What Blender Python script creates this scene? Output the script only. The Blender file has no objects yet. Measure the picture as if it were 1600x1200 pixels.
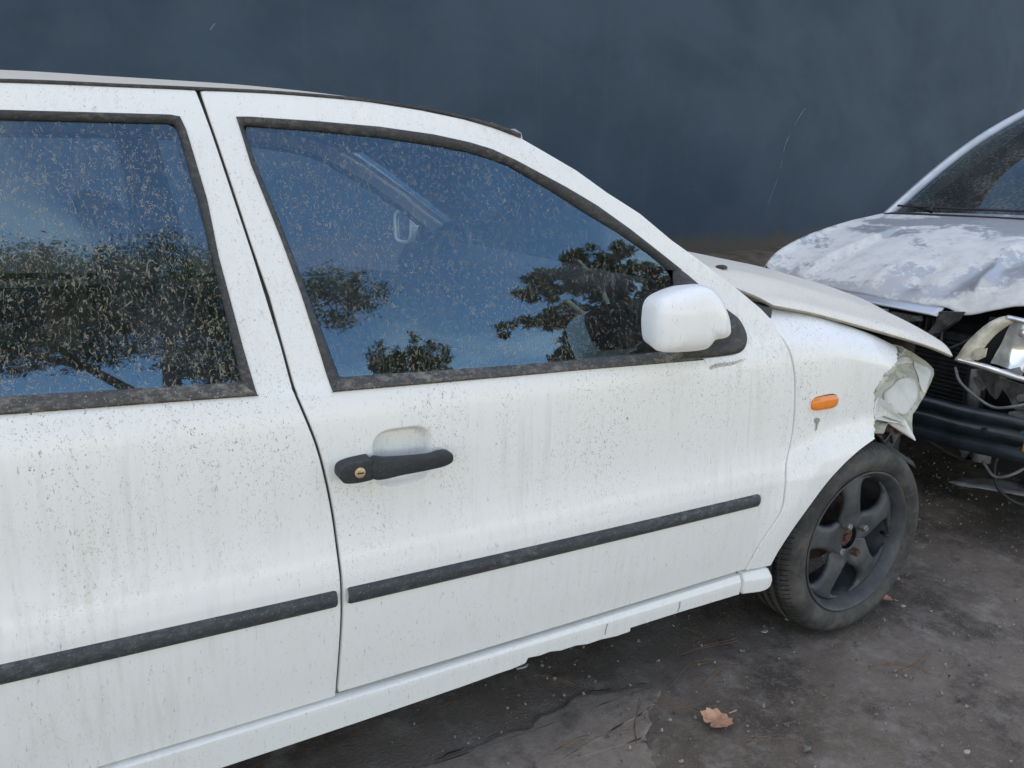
import bpy, bmesh, math, random
import numpy as np
from mathutils import Vector, Matrix
rad = math.radians
scene = bpy.context.scene
col = scene.collection
random.seed(7); rng = np.random.default_rng(7)

# ------------------------------------------------------------------ camera
cam_d = bpy.data.cameras.new('camera'); cam = bpy.data.objects.new('camera', cam_d); col.objects.link(cam)
def set_camera(loc, yaw, pitch, roll, focal_px):
    f = Vector((math.sin(yaw)*math.cos(pitch), math.cos(yaw)*math.cos(pitch), -math.sin(pitch)))
    r = Vector((math.cos(yaw), -math.sin(yaw), 0)); u = r.cross(f)
    r2 = math.cos(roll)*r + math.sin(roll)*u; u2 = -math.sin(roll)*r + math.cos(roll)*u
    m = Matrix((r2, u2, -f)).transposed().to_4x4(); m.translation = Vector(loc)
    cam.matrix_world = m
    cam_d.sensor_fit = 'HORIZONTAL'; cam_d.sensor_width = 36.0; cam_d.lens = 36.0*focal_px/1600.0
    cam_d.clip_start = 0.05; cam_d.clip_end = 600
set_camera((-1.856, -1.274, 1.240), rad(30.07), rad(14.56), rad(1.94), 1262.0)
scene.camera = cam

# ------------------------------------------------------------------ world, sun, exposure
SUN_EL, SUN_ROT = rad(47), rad(14)          # the sun stands behind the tall wall: both cars are in open shade
world = bpy.data.worlds.new('World'); scene.world = world; world.use_nodes = True
wn = world.node_tree.nodes; wl = world.node_tree.links; wn.clear()
w_out = wn.new('ShaderNodeOutputWorld'); w_bg = wn.new('ShaderNodeBackground'); w_bg.inputs['Strength'].default_value = 0.14
sky = wn.new('ShaderNodeTexSky'); sky.sky_type = 'NISHITA'; sky.sun_disc = False
sky.sun_elevation = SUN_EL; sky.sun_rotation = SUN_ROT; sky.air_density = 1.0; sky.dust_density = 0.1; sky.ozone_density = 1.0; sky.altitude = 400
tc = wn.new('ShaderNodeTexCoord'); sep = wn.new('ShaderNodeSeparateXYZ'); wl.new(tc.outputs['Generated'], sep.inputs[0])
zc = wn.new('ShaderNodeMath'); zc.operation = 'MAXIMUM'; zc.inputs[1].default_value = 0.0; wl.new(sep.outputs['Z'], zc.inputs[0])
za = wn.new('ShaderNodeMath'); za.operation = 'ADD'; za.inputs[1].default_value = 0.22; wl.new(zc.outputs[0], za.inputs[0])
dv = wn.new('ShaderNodeVectorMath'); dv.operation = 'DIVIDE'; wl.new(tc.outputs['Generated'], dv.inputs[0])
cmb = wn.new('ShaderNodeCombineXYZ')
for i in range(3): wl.new(za.outputs[0], cmb.inputs[i])
wl.new(cmb.outputs[0], dv.inputs[1])
mp = wn.new('ShaderNodeMapping'); mp.inputs['Scale'].default_value = (0.55, 1.1, 0.0); mp.inputs['Location'].default_value = (0.4, 5.2, 0)
vr = wn.new('ShaderNodeVectorRotate'); vr.rotation_type = 'Z_AXIS'; vr.inputs['Angle'].default_value = rad(45); wl.new(dv.outputs[0], vr.inputs['Vector']); wl.new(vr.outputs[0], mp.inputs[0])
cn = wn.new('ShaderNodeTexNoise'); cn.inputs['Scale'].default_value = 1.6; cn.inputs['Detail'].default_value = 7; cn.inputs['Roughness'].default_value = 0.58; cn.inputs['Distortion'].default_value = 0.5
wl.new(mp.outputs[0], cn.inputs['Vector'])
cr = wn.new('ShaderNodeValToRGB'); cr.color_ramp.elements[0].position = 0.47; cr.color_ramp.elements[1].position = 0.74
cr.color_ramp.elements[0].color = (0.0, 0.0, 0.0, 1); cr.color_ramp.elements[1].color = (0.8, 0.8, 0.8, 1)
wl.new(cn.outputs['Fac'], cr.inputs[0])
cm = wn.new('ShaderNodeMixRGB'); cm.inputs[2].default_value = (6.6, 6.5, 6.5, 1)
wl.new(cr.outputs[0], cm.inputs[0]); wl.new(sky.outputs[0], cm.inputs[1]); wl.new(cm.outputs[0], w_bg.inputs['Color']); wl.new(w_bg.outputs[0], w_out.inputs[0])

sun_d = bpy.data.lights.new('sun', 'SUN'); sun_d.energy = 3.0; sun_d.angle = rad(0.5); sun_d.color = (1.0, 0.94, 0.85)
sun = bpy.data.objects.new('sun', sun_d); col.objects.link(sun)
sdir = Vector((math.sin(SUN_ROT)*math.cos(SUN_EL), math.cos(SUN_ROT)*math.cos(SUN_EL), math.sin(SUN_EL)))
sun.rotation_euler = sdir.to_track_quat('Z', 'Y').to_euler(); sun.location = (0, 0, 20)

vs = scene.view_settings; vs.view_transform = 'Standard'; vs.look = 'None'; vs.gamma = 1.0; vs.exposure = 1.62
vs.use_white_balance = True; vs.white_balance_temperature = 7850; vs.white_balance_tint = 11      # balanced for open shade
scene.render.engine = 'CYCLES'
scene.cycles.use_denoising = True
scene.cycles.max_bounces = 6; scene.cycles.diffuse_bounces = 3; scene.cycles.glossy_bounces = 3; scene.cycles.transparent_max_bounces = 16
scene.cycles.sample_clamp_indirect = 6.0

# ------------------------------------------------------------------ material helpers
class NT:
    def __init__(s, name):
        s.m = bpy.data.materials.new(name); s.m.use_nodes = True; s.t = s.m.node_tree; s.t.nodes.clear()
        s.out = s.n('ShaderNodeOutputMaterial'); s.co = s.n('ShaderNodeTexCoord')
    def n(s, typ, **kw):
        nd = s.t.nodes.new(typ)
        for k, v in kw.items(): setattr(nd, k, v)
        return nd
    def l(s, a, b): s.t.links.new(a, b)
    def mapping(s, scale=(1,1,1), loc=(0,0,0), rot=(0,0,0), src=None):
        m = s.n('ShaderNodeMapping'); m.inputs['Scale'].default_value = scale; m.inputs['Location'].default_value = loc; m.inputs['Rotation'].default_value = rot
        s.l(src or s.co.outputs['Object'], m.inputs[0]); return m.outputs[0]
    def noise(s, vec, scale, detail=2, rough=0.5, dist=0.0):
        n = s.n('ShaderNodeTexNoise'); n.inputs['Scale'].default_value = scale; n.inputs['Detail'].default_value = detail
        n.inputs['Roughness'].default_value = rough; n.inputs['Distortion'].default_value = dist; s.l(vec, n.inputs['Vector']); return n.outputs['Fac']
    def vor(s, vec, scale, feature='F1', out='Distance', rnd=1.0):
        n = s.n('ShaderNodeTexVoronoi'); n.feature = feature; n.inputs['Scale'].default_value = scale; n.inputs['Randomness'].default_value = rnd
        s.l(vec, n.inputs['Vector']); return n.outputs[out]
    def math(s, op, a, b=None, clamp=False):
        n = s.n('ShaderNodeMath', operation=op); n.use_clamp = clamp
        for i, v in enumerate((a, b)):
            if v is None: continue
            if isinstance(v, (int, float)): n.inputs[i].default_value = v
            else: s.l(v, n.inputs[i])
        return n.outputs[0]
    def ramp(s, fac, p0, p1, v0=0.0, v1=1.0):
        n = s.n('ShaderNodeMapRange'); n.interpolation_type = 'SMOOTHSTEP'; s.l(fac, n.inputs['Value'])
        n.inputs['From Min'].default_value = p0; n.inputs['From Max'].default_value = p1; n.inputs['To Min'].default_value = v0; n.inputs['To Max'].default_value = v1
        return n.outputs['Result']
    def mix(s, fac, a, b, mode='MIX'):
        n = s.n('ShaderNodeMixRGB', blend_type=mode)
        for i, v in enumerate((fac, a, b)):
            if isinstance(v, (int, float)): n.inputs[i].default_value = v
            elif isinstance(v, tuple): n.inputs[i].default_value = v if len(v) == 4 else (*v, 1)
            else: s.l(v, n.inputs[i])
        return n.outputs[0]
    def bump(s, h, strength, dist=0.01, normal=None):
        b = s.n('ShaderNodeBump'); b.inputs['Strength'].default_value = strength; b.inputs['Distance'].default_value = dist
        s.l(h, b.inputs['Height'])
        if normal is not None: s.l(normal, b.inputs['Normal'])
        return b.outputs[0]
    def bsdf(s, color, rough=0.5, metallic=0.0, normal=None, coat=0.0, coat_rough=0.05, spec=0.5, emis=None):
        b = s.n('ShaderNodeBsdfPrincipled')
        def put(k, v):
            if isinstance(v, (int, float)): b.inputs[k].default_value = v
            elif isinstance(v, tuple): b.inputs[k].default_value = v if len(v) == 4 else (*v, 1)
            else: s.l(v, b.inputs[k])
        put('Base Color', color); put('Roughness', rough); put('Metallic', metallic); put('Coat Weight', coat); put('Coat Roughness', coat_rough); put('Specular IOR Level', spec)
        if normal is not None: s.l(normal, b.inputs['Normal'])
        return b.outputs[0]
    def done(s, shader): s.l(shader, s.out.inputs['Surface']); return s.m
    def squiggles(s, vec, scale, width, keep, seed=0.0, chop=2.2):
        """short curled specks: thin contour lines of a noise field, chopped up by a second field"""
        v = s.mapping(loc=(seed, seed*1.7, seed*.3), src=vec)
        a = s.noise(v, scale, 2, 0.55, 0.9); d = s.math('ABSOLUTE', s.math('SUBTRACT', a, 0.5))
        line = s.ramp(d, width*0.5, width, 1, 0)
        c = s.noise(s.mapping(loc=(5.3+seed, 1.1, 2.2), src=vec), scale*chop, 2, 0.5)
        return s.math('MULTIPLY', line, s.ramp(c, keep, keep+0.05))

def simple(name, color, rough=0.5, metallic=0.0, var=0.25, scale=12.0, bump=0.0, bscale=80.0, coat=0.0, spec=0.5):
    t = NT(name); n = t.noise(t.co.outputs['Object'], scale, 4, 0.6)
    dark = tuple(c*(1-var) for c in color); lite = tuple(min(1, c*(1+var)) for c in color)
    c = t.mix(t.ramp(n, 0.3, 0.7), dark, lite)
    nb = t.bump(t.noise(t.co.outputs['Object'], bscale, 3), bump, 0.004) if bump else None
    return t.done(t.bsdf(c, rough, metallic, nb, coat, spec=spec))

def paint_mat(name, base, dust, dust_lo, dust_hi, speck=1.0, rough=0.34, coat=0.35):
    t = NT(name); ob = t.co.outputs['Object']
    # vertical film of dried run-off
    st = t.noise(t.mapping(scale=(70, 70, 2.2)), 1.0, 3, 0.6)
    film = t.noise(ob, 2.3, 4, 0.6)
    f = t.math('MULTIPLY', t.ramp(st, 0.42, 0.78), t.ramp(film, 0.35, 0.75), True)
    c = t.mix(t.math('MULTIPLY', f, dust_hi), base, dust)
    c = t.mix(dust_lo, c, dust)
    # dark specks
    zone = t.ramp(t.noise(t.mapping(scale=(1, 1, .55)), 5.0, 3, 0.65), 0.34, 0.62)
    s1 = t.squiggles(t.mapping(scale=(1, 1, .7)), 84, 0.013, 0.55, 0.0, 1.7)
    s2 = t.squiggles(t.mapping(scale=(1, 1, .6)), 165, 0.018, 0.555, 3.7, 1.6)
    drop = t.ramp(t.vor(ob, 34), 0.035, 0.075, 1, 0)
    dm = t.math('MULTIPLY', drop, t.ramp(t.noise(t.mapping(loc=(9, 2, 4)), 9, 2), 0.60, 0.64))
    sk = t.math('MAXIMUM', t.math('MAXIMUM', s1, s2), dm)
    sx = t.n('ShaderNodeSeparateXYZ'); t.l(ob, sx.inputs[0]); hz = t.ramp(sx.outputs['Z'], 0.42, 0.86, 0.25, 1.0)
    zone = t.math('MULTIPLY', zone, t.math('MULTIPLY', hz, t.ramp(sx.outputs['Z'], 0.86, 1.02, 1.0, 0.42)))
    sk = t.math('MULTIPLY', sk, t.math('MULTIPLY', zone, speck), True)
    thin = t.squiggles(t.mapping(scale=(1, 1, .22)), 95, 0.016, 0.60, 8.1)
    sk = t.math('MAXIMUM', sk, t.math('MULTIPLY', thin, 0.38*speck))
    c = t.mix(sk, c, (0.055, 0.052, 0.05))
    r = t.math('ADD', t.math('MULTIPLY', sk, 0.4), t.math('ADD', rough, t.math('MULTIPLY', film, 0.12)))
    nb = t.bump(t.noise(ob, 3.0, 2), 0.03, 0.02)
    return t.done(t.bsdf(c, r, 0, nb, coat, 0.12))

M = {}
M['paint'] = paint_mat('white_car_paint', (0.785, 0.785, 0.775), (0.54, 0.50, 0.44), 0.04, 0.42, 1.0, 0.36, 0.35)
M['paint_dusty'] = paint_mat('dusty_white_paint', (0.78, 0.76, 0.72), (0.60, 0.52, 0.40), 0.62, 0.5, 0.5, 0.5, 0.1)
M['bonnet_paint'] = paint_mat('speckled_bonnet_paint', (0.80, 0.77, 0.71), (0.64, 0.56, 0.44), 0.40, 0.7, 1.4, 0.45, 0.15)
M['mirror_paint'] = paint_mat('mirror_white_paint', (0.81, 0.815, 0.82), (0.5, 0.46, 0.4), 0.02, 0.3, 0.8, 0.36, 0.4)

def trim_mat(name, base, dustc, amount):
    t = NT(name); ob = t.co.outputs['Object']
    n = t.noise(t.mapping(scale=(1, 1, 2)), 60, 4, 0.7); n2 = t.noise(ob, 9, 3)
    f = t.math('MULTIPLY', t.ramp(n, 0.42, 0.72), t.math('MULTIPLY', t.ramp(n2, 0.3, 0.7, 0.25, 1), amount), True)
    sq = t.math('MULTIPLY', t.squiggles(ob, 120, 0.03, 0.56, 1.0), min(1, amount*1.3))
    c = t.mix(t.math('MAXIMUM', f, sq), base, dustc)
    return t.done(t.bsdf(c, 0.6, 0, t.bump(n, 0.12, 0.002), spec=0.4))
M['trim'] = trim_mat('black_trim_rubber', (0.035, 0.035, 0.038), (0.30, 0.27, 0.23), 0.28)
M['belt_trim'] = trim_mat('dusty_belt_rubber', (0.05, 0.048, 0.047), (0.36, 0.32, 0.26), 0.6)
M['moulding'] = trim_mat('grey_black_moulding', (0.035, 0.040, 0.046), (0.20, 0.20, 0.19), 0.5)
M['handle'] = trim_mat('black_handle_plastic', (0.022, 0.025, 0.029), (0.15, 0.15, 0.15), 0.25)
M['black'] = simple('black_plastic', (0.018, 0.018, 0.02), 0.55, var=0.3)
M['dark'] = simple('dark_underbody', (0.012, 0.012, 0.013), 0.8, var=0.4)
M['liner'] = simple('wheel_well_liner', (0.02, 0.02, 0.02), 0.85, var=0.4, bump=0.3)

def glass_mat(name, tint, dustc, film, sq_amt, seed=0.0, refl=3.7):
    t = NT(name); ob = t.co.outputs['Object']
    tr = t.n('ShaderNodeBsdfTransparent'); tr.inputs[0].default_value = (*tint, 1)
    gl = t.n('ShaderNodeBsdfGlossy'); gl.inputs['Roughness'].default_value = 0.015; gl.inputs[0].default_value = (0.40, 0.75, 1.0, 1)
    wob = t.bump(t.noise(ob, 2.2, 1), 0.02, 0.05); t.l(wob, gl.inputs['Normal'])
    fr = t.n('ShaderNodeFresnel'); fr.inputs['IOR'].default_value = 1.52
    f2 = t.math('MULTIPLY', fr.outputs[0], refl, True)
    ms = t.n('ShaderNodeMixShader'); t.l(f2, ms.inputs[0]); t.l(tr.outputs[0], ms.inputs[1]); t.l(gl.outputs[0], ms.inputs[2])
    df = t.n('ShaderNodeBsdfDiffuse'); df.inputs[0].default_value = (*dustc, 1)
    tl = t.n('ShaderNodeBsdfTranslucent'); tl.inputs[0].default_value = (*dustc, 1)
    dm = t.n('ShaderNodeMixShader'); dm.inputs[0].default_value = 0.3; t.l(df.outputs[0], dm.inputs[1]); t.l(tl.outputs[0], dm.inputs[2])
    vert = t.mapping(scale=(1, 1, .55), src=ob)
    zone = t.ramp(t.noise(ob, 3.2, 3, 0.6), 0.30, 0.58, 0.55, 1)
    a = t.squiggles(vert, 66, 0.021, 0.50, seed, 1.5); b = t.squiggles(vert, 115, 0.028, 0.50, seed+2.9, 1.5); c = t.squiggles(t.mapping(scale=(1, 1, .22), src=ob), 100, 0.022, 0.50, seed+6.2, 1.3)
    sq = t.math('MAXIMUM', t.math('MAXIMUM', a, b), t.math('MULTIPLY', c, 0.55))
    sq = t.math('MULTIPLY', sq, t.math('MULTIPLY', zone, sq_amt), True)
    st = t.ramp(t.noise(t.mapping(scale=(60, 60, 1.5)), 1, 3, 0.6), 0.4, 0.8, 0.5, 1.6)
    fl = t.math('MULTIPLY', t.ramp(t.noise(ob, 4, 4), 0.3, 0.75, 0.5, 1.5), t.math('MULTIPLY', st, film))
    fac = t.math('MAXIMUM', sq, fl, True)
    fin = t.n('ShaderNodeMixShader'); t.l(fac, fin.inputs[0]); t.l(ms.outputs[0], fin.inputs[1]); t.l(dm.outputs[0], fin.inputs[2])
    return t.done(fin.outputs[0])
M['glass'] = glass_mat('dirty_side_glass', (0.88, 0.93, 0.94), (0.40, 0.37, 0.31), 0.055, 0.50)
M['glass_rear'] = glass_mat('dirtier_rear_glass', (0.74, 0.81, 0.84), (0.40, 0.37, 0.31), 0.065, 0.62, 11.0)
M['glass_far'] = glass_mat('far_side_glass', (0.78, 0.84, 0.86), (0.4, 0.38, 0.34), 0.05, 0.2, 4.0, 1.5)
M['glass_silver'] = glass_mat('dusty_windscreen_glass', (0.22, 0.25, 0.25), (0.22, 0.235, 0.225), 0.40, 0.3, 7.0, 0.7)

def tyre_mat():
    t = NT('worn_tyre_rubber'); ob = t.co.outputs['Object']
    n = t.noise(ob, 14, 5, 0.65); n2 = t.noise(ob, 90, 3)
    c = t.mix(t.ramp(n, 0.35, 0.75), (0.035, 0.034, 0.034), (0.105, 0.097, 0.088))
    c = t.mix(t.math('MULTIPLY', t.ramp(n2, 0.55, 0.75), 0.35), c, (0.13, 0.115, 0.10))
    return t.done(t.bsdf(c, 0.78, 0, t.bump(n2, 0.15, 0.002), spec=0.35))
M['tyre'] = tyre_mat()
def rim_mat():
    t = NT('weathered_grey_steel_wheel'); ob = t.co.outputs['Object']
    n = t.noise(ob, 22, 5, 0.65); r = t.noise(t.mapping(loc=(3, 1, 2)), 16, 5, 0.7)
    c = t.mix(t.ramp(n, 0.3, 0.7), (0.042, 0.045, 0.051), (0.080, 0.083, 0.090))
    c = t.mix(t.ramp(r, 0.60, 0.70), c, (0.10, 0.062, 0.045))
    return t.done(t.bsdf(c, 0.52, 0.15, t.bump(n, 0.1, 0.003)))
M['rim'] = rim_mat()
M['rust'] = simple('rusty_steel', (0.095, 0.048, 0.034), 0.85, 0.1, 0.5, 60, 0.4)
M['brake'] = simple('dull_brake_disc', (0.07, 0.045, 0.035), 0.8, 0.2, 0.5, 40)
M['bolt'] = simple('grey_wheel_bolt', (0.23, 0.23, 0.23), 0.45, 0.6, 0.4, 90)
def amber_mat():
    t = NT('amber_lens'); ob = t.co.outputs['Object']
    w = t.noise(t.mapping(scale=(140, 1, 20)), 1, 1); c = t.mix(t.noise(ob, 50, 3), (0.72, 0.17, 0.02), (0.90, 0.27, 0.035))
    return t.done(t.bsdf(c, 0.30, 0, t.bump(w, 0.3, 0.002), 0.3))
M['amber'] = amber_mat()
M['brass'] = simple('brass_key_lock', (0.56, 0.44, 0.28), 0.45, 0.7, 0.25, 90)
def torn_mat():
    t = NT('flaked_filler_and_paint'); ob = t.co.outputs['Object']
    n = t.noise(ob, 17, 3, 0.5, 0.4); e = t.math('ABSOLUTE', t.math('SUBTRACT', n, 0.5))
    f = t.ramp(n, 0.485, 0.50)
    c = t.mix(f, t.mix(t.noise(ob, 60, 4), (0.27, 0.265, 0.205), (0.38, 0.37, 0.30)), (0.40, 0.40, 0.33))
    c = t.mix(t.ramp(e, 0.0, 0.012, 0.7, 0), c, (0.15, 0.14, 0.11))
    return t.done(t.bsdf(c, 0.62, 0, t.bump(t.mix(0.5, f, t.noise(ob, 45, 4)), 0.5, 0.004)))
M['torn'] = torn_mat()
M['flake'] = simple('peeled_white_skin', (0.54, 0.535, 0.49), 0.5, 0, 0.08, 25, 0.05)
M['jamb'] = simple('gap_shade_jamb', (0.12, 0.12, 0.115), 0.7, 0, 0.3, 30)  # white jamb coloured dark grey to stand for shade in the door gaps
M['inner_paint'] = simple('bare_inner_panel', (0.42, 0.42, 0.41), 0.6, 0, 0.25, 30)
M['seat'] = simple('grey_seat_cloth', (0.10, 0.105, 0.12), 0.9, 0, 0.3, 120, 0.3, 300)
M['dash'] = simple('dark_dashboard', (0.06, 0.064, 0.07), 0.7, 0, 0.2, 40)
M['headliner'] = simple('light_headliner', (0.40, 0.41, 0.42), 0.9, 0, 0.1, 20)
def silver_mat():
    t = NT('peeling_silver_paint'); ob = t.co.outputs['Object']
    big = t.noise(t.mapping(scale=(1.0, .75, 1)), 2.6, 8, 0.66, 0.5); fine = t.noise(ob, 40, 4, 0.7)
    f = t.ramp(t.math('ADD', big, t.math('MULTIPLY', t.math('SUBTRACT', fine, 0.5), 0.30)), 0.475, 0.545)
    metal = t.mix(t.noise(ob, 6, 3), (0.38, 0.395, 0.415), (0.46, 0.475, 0.49))
    flak = t.mix(t.ramp(t.noise(t.mapping(loc=(4, 4, 4)), 18, 6, 0.7), 0.42, 0.68), (0.68, 0.68, 0.66), (0.57, 0.57, 0.56))
    c = t.mix(f, metal, flak)
    met = t.math('MULTIPLY', t.math('SUBTRACT', 1.0, f), 0.35)
    rg = t.ramp(f, 0, 1, 0.36, 0.6)
    return t.done(t.bsdf(c, rg, met, t.bump(fine, 0.06, 0.003), 0.05, 0.2))
M['silver'] = silver_mat()
M['silver_plain'] = simple('silver_paint', (0.50, 0.52, 0.545), 0.32, 0.45, 0.12, 5, 0, coat=0.3)
M['chrome'] = simple('chrome_reflector', (0.80, 0.80, 0.78), 0.20, 0.62, 0.15, 30, 0.1, 20)
M['yellow_lens'] = simple('yellowed_lens_plastic', (0.58, 0.53, 0.42), 0.35, 0, 0.3, 25, 0.1, coat=0.3)
M['beam'] = simple('blue_black_bumper_beam', (0.018, 0.026, 0.034), 0.36, 0.25, 0.35, 14, 0.12)
M['radiator'] = simple('dark_radiator', (0.028, 0.029, 0.031), 0.6, 0.4, 0.4, 30)
M['grime'] = simple('grimy_grey_metal', (0.10, 0.098, 0.092), 0.65, 0.35, 0.45, 25, 0.3)
M['grey_plastic'] = simple('grey_plastic_tray', (0.17, 0.17, 0.17), 0.7, 0, 0.3, 20, 0.2)
M['orange_rust'] = simple('orange_rust_patch', (0.30, 0.13, 0.03), 0.8, 0, 0.5, 90)
M['leaf'] = simple('dry_brown_leaf', (0.50, 0.265, 0.165), 0.7, 0, 0.3, 45, 0.4, 90)
M['needle'] = simple('dry_pine_needle', (0.14, 0.085, 0.055), 0.8, 0, 0.35, 60)
M['chip'] = simple('pale_chip', (0.42, 0.40, 0.36), 0.8, 0, 0.3, 60)
M['stone'] = simple('small_grey_stones', (0.20, 0.178, 0.155), 0.85, 0, 0.75, 30)

# ------------------------------------------------------------------ object helpers
def tag(o, label=None, cat=None, group=None, kind=None):
    if label: o['label'] = label
    if cat: o['category'] = cat
    if group: o['group'] = group
    if kind: o['kind'] = kind
    return o
BASE = {}
def empty(name, loc):
    o = bpy.data.objects.new(name, None); o.empty_display_size = 0.2; col.objects.link(o); o.location = loc; BASE[o.name] = Vector(loc); return o
def mesh_obj(name, verts, faces, mat, parent=None, smooth=True, normals=None, loc=None):
    """verts in world metres; the mesh is stored relative to its thing's base"""
    base = BASE[parent.name] if parent is not None and parent.name in BASE else (Vector(loc) if loc is not None else Vector((0, 0, 0)))
    me = bpy.data.meshes.new(name)
    V = np.asarray(verts, float) - np.array(base)
    me.from_pydata(V.tolist(), [], [tuple(int(i) for i in f) for f in faces]); 
    mats = mat if isinstance(mat, list) else [mat]
    for m in mats: me.materials.append(m)
    me.polygons.foreach_set('use_smooth', [smooth]*len(me.polygons))
    me.update()
    if normals is not None:
        me.normals_split_custom_set_from_vertices([tuple(n) for n in np.asarray(normals, float)])
    o = bpy.data.objects.new(name, me); col.objects.link(o)
    if parent is not None:
        o.parent = parent
        if parent.name in BASE: BASE[o.name] = BASE[parent.name]
    else:
        o.location = base; BASE[o.name] = base
    return o
class MB:
    def __init__(s): s.v = []; s.f = []
    def add(s, v, f):
        k = len(s.v); s.v += [tuple(p) for p in v]; s.f += [tuple(i+k for i in q) for q in f]; return s
    def box(s, c, size, rot=None):
        P = np.array([[x, y, z] for x in (-.5, .5) for y in (-.5, .5) for z in (-.5, .5)])*np.array(size)
        if rot is not None: P = P @ np.array(rot).T
        P = P+np.array(c)
        return s.add(P, [(0,1,3,2),(4,6,7,5),(0,4,5,1),(2,3,7,6),(0,2,6,4),(1,5,7,3)])
    def tube(s, path, r, n=8, cap=True):
        path = [np.array(p, float) for p in path]; m = len(path); rs = r if hasattr(r, '__len__') else [r]*m
        rings = []; up = np.array([0.13, 0.21, 0.97])
        for i, p in enumerate(path):
            t = path[min(i+1, m-1)]-path[max(i-1, 0)]; t = t/(np.linalg.norm(t)+1e-9)
            a = np.cross(t, up); 
            if np.linalg.norm(a) < 1e-3: a = np.cross(t, np.array([1., 0, 0]))
            a /= np.linalg.norm(a); b = np.cross(t, a)
            rings.append([p+rs[i]*(math.cos(2*math.pi*k/n)*a+math.sin(2*math.pi*k/n)*b) for k in range(n)])
        V = [q for g in rings for q in g]; F = []
        for i in range(m-1):
            for k in range(n): F.append((i*n+k, i*n+(k+1) % n, (i+1)*n+(k+1) % n, (i+1)*n+k))
        if cap: F.append(tuple(range(n))[::-1]); F.append(tuple((m-1)*n+k for k in range(n)))
        return s.add(V, F)
    def prism(s, poly, d):
        """polygon of 3-D points thickened by the vector d"""
        n = len(poly); P = [np.array(p, float) for p in poly]; Q = [p+np.array(d, float) for p in P]
        F = [tuple(range(n)), tuple(range(2*n-1, n-1, -1))]+[(i, i+n, (i+1) % n+n, (i+1) % n) for i in range(n)]
        return s.add(P+Q, F)
    def build(s, name, mat, parent=None, smooth=False, loc=None): return mesh_obj(name, s.v, s.f, mat, parent, smooth, None, loc)

def bevel(o, w=.03, seg=4):
    b = o.modifiers.new('bevel', 'BEVEL'); b.width = w; b.segments = seg; b.limit_method = 'ANGLE'; 
    for p in o.data.polygons: p.use_smooth = True
    return o
def resample(pts, n):
    P = np.asarray(pts, float); d = np.r_[0, np.cumsum(np.linalg.norm(np.diff(P, axis=0), axis=1))]
    t = np.linspace(0, d[-1], n); return np.stack([np.interp(t, d, P[:, k]) for k in range(P.shape[1])], 1)
def smooth_curve(pts, n):
    """Catmull-Rom through the points, then evenly spaced"""
    P = np.asarray(pts, float); Q = np.vstack([2*P[0]-P[1], P, 2*P[-1]-P[-2]]); out = []
    for i in range(1, len(Q)-2):
        for t in np.linspace(0, 1, 12, endpoint=False):
            p0, p1, p2, p3 = Q[i-1], Q[i], Q[i+1], Q[i+2]
            out.append(0.5*((2*p1)+(-p0+p2)*t+(2*p0-5*p1+4*p2-p3)*t*t+(-p0+3*p1-3*p2+p3)*t**3))
    out.append(P[-1]); return resample(out, n)
def coons(left, right, bottom, top, nu, nv):
    """left/right run bottom to top, bottom/top run left to right"""
    L, R_ = resample(left, nv), resample(right, nv); B, T = resample(bottom, nu), resample(top, nu)
    u = np.linspace(0, 1, nu)[None, :, None]; v = np.linspace(0, 1, nv)[:, None, None]
    G = (1-u)*L[:, None]+u*R_[:, None]+(1-v)*B[None]+v*T[None]
    G = G-((1-u)*(1-v)*B[0]+u*(1-v)*B[-1]+(1-u)*v*T[0]+u*v*T[-1]); return G
def grid_faces(nv, nu, flip=False, k=0):
    F = []
    for j in range(nv-1):
        for i in range(nu-1):
            a = k+j*nu+i; q = (a, a+1, a+nu+1, a+nu); F.append(q[::-1] if flip else q)
    return F
def vnoise(p, s, seed=0):
    from mathutils import noise
    return noise.noise(Vector((p[0]*s+seed, p[1]*s+seed*.7, p[2]*s-seed)))

# ------------------------------------------------------------------ side surface of the white car (y as a function of x and z)
def pchip(xs, ys):
    xs = np.array(xs, float); ys = np.array(ys, float); h = np.diff(xs); d = np.diff(ys)/h; m = np.zeros(len(xs)); m[0] = d[0]; m[-1] = d[-1]
    for i in range(1, len(xs)-1):
        if d[i-1]*d[i] > 0:
            w1 = 2*h[i]+h[i-1]; w2 = h[i]+2*h[i-1]; m[i] = (w1+w2)/(w1/d[i-1]+w2/d[i])
    def f(x):
        x = np.clip(x, xs[0], xs[-1]); i = np.clip(np.searchsorted(xs, x)-1, 0, len(xs)-2); t = (x-xs[i])/h[i]
        return (2*t**3-3*t**2+1)*ys[i]+(t**3-2*t**2+t)*h[i]*m[i]+(-2*t**3+3*t**2)*ys[i+1]+(t**3-t**2)*h[i]*m[i+1]
    return f
PROF = [(0.14,.075),(0.20,.052),(0.235,.030),(0.27,.022),(0.30,.018),(0.40,.005),(0.47,.0),(0.525,.0),(0.55,.0035),(0.585,.0115),(0.62,.0175),(0.66,.0205),(0.72,.0222),(0.78,.025),(0.83,.031),(0.865,.042),(0.885,.053),(0.93,.066),(1.02,.094),(1.12,.127),(1.22,.163),(1.30,.196),(1.36,.228),(1.42,.275)]
P_z = pchip([a for a, b in PROF], [b for a, b in PROF])
WX, WZ = 0.03, 0.280            # front wheel centre
RWX = -2.41                     # rear wheel centre
def smooth01(t): t = np.clip(t, 0, 1); return t*t*(3-2*t)
def S(x, z):
    y = P_z(z)+0.012*((x+1.2)/1.2)**2
    t = np.maximum(0, x+.30); y = y+0.14*t*t
    for cx in (WX, RWX):                                   # flared wheel arches
        d = np.sqrt((x-cx)**2+(z-WZ)**2); y = y-0.016*smooth01((0.47-d)/0.11)*smooth01((0.66-z)/0.1)
    return y
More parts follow.
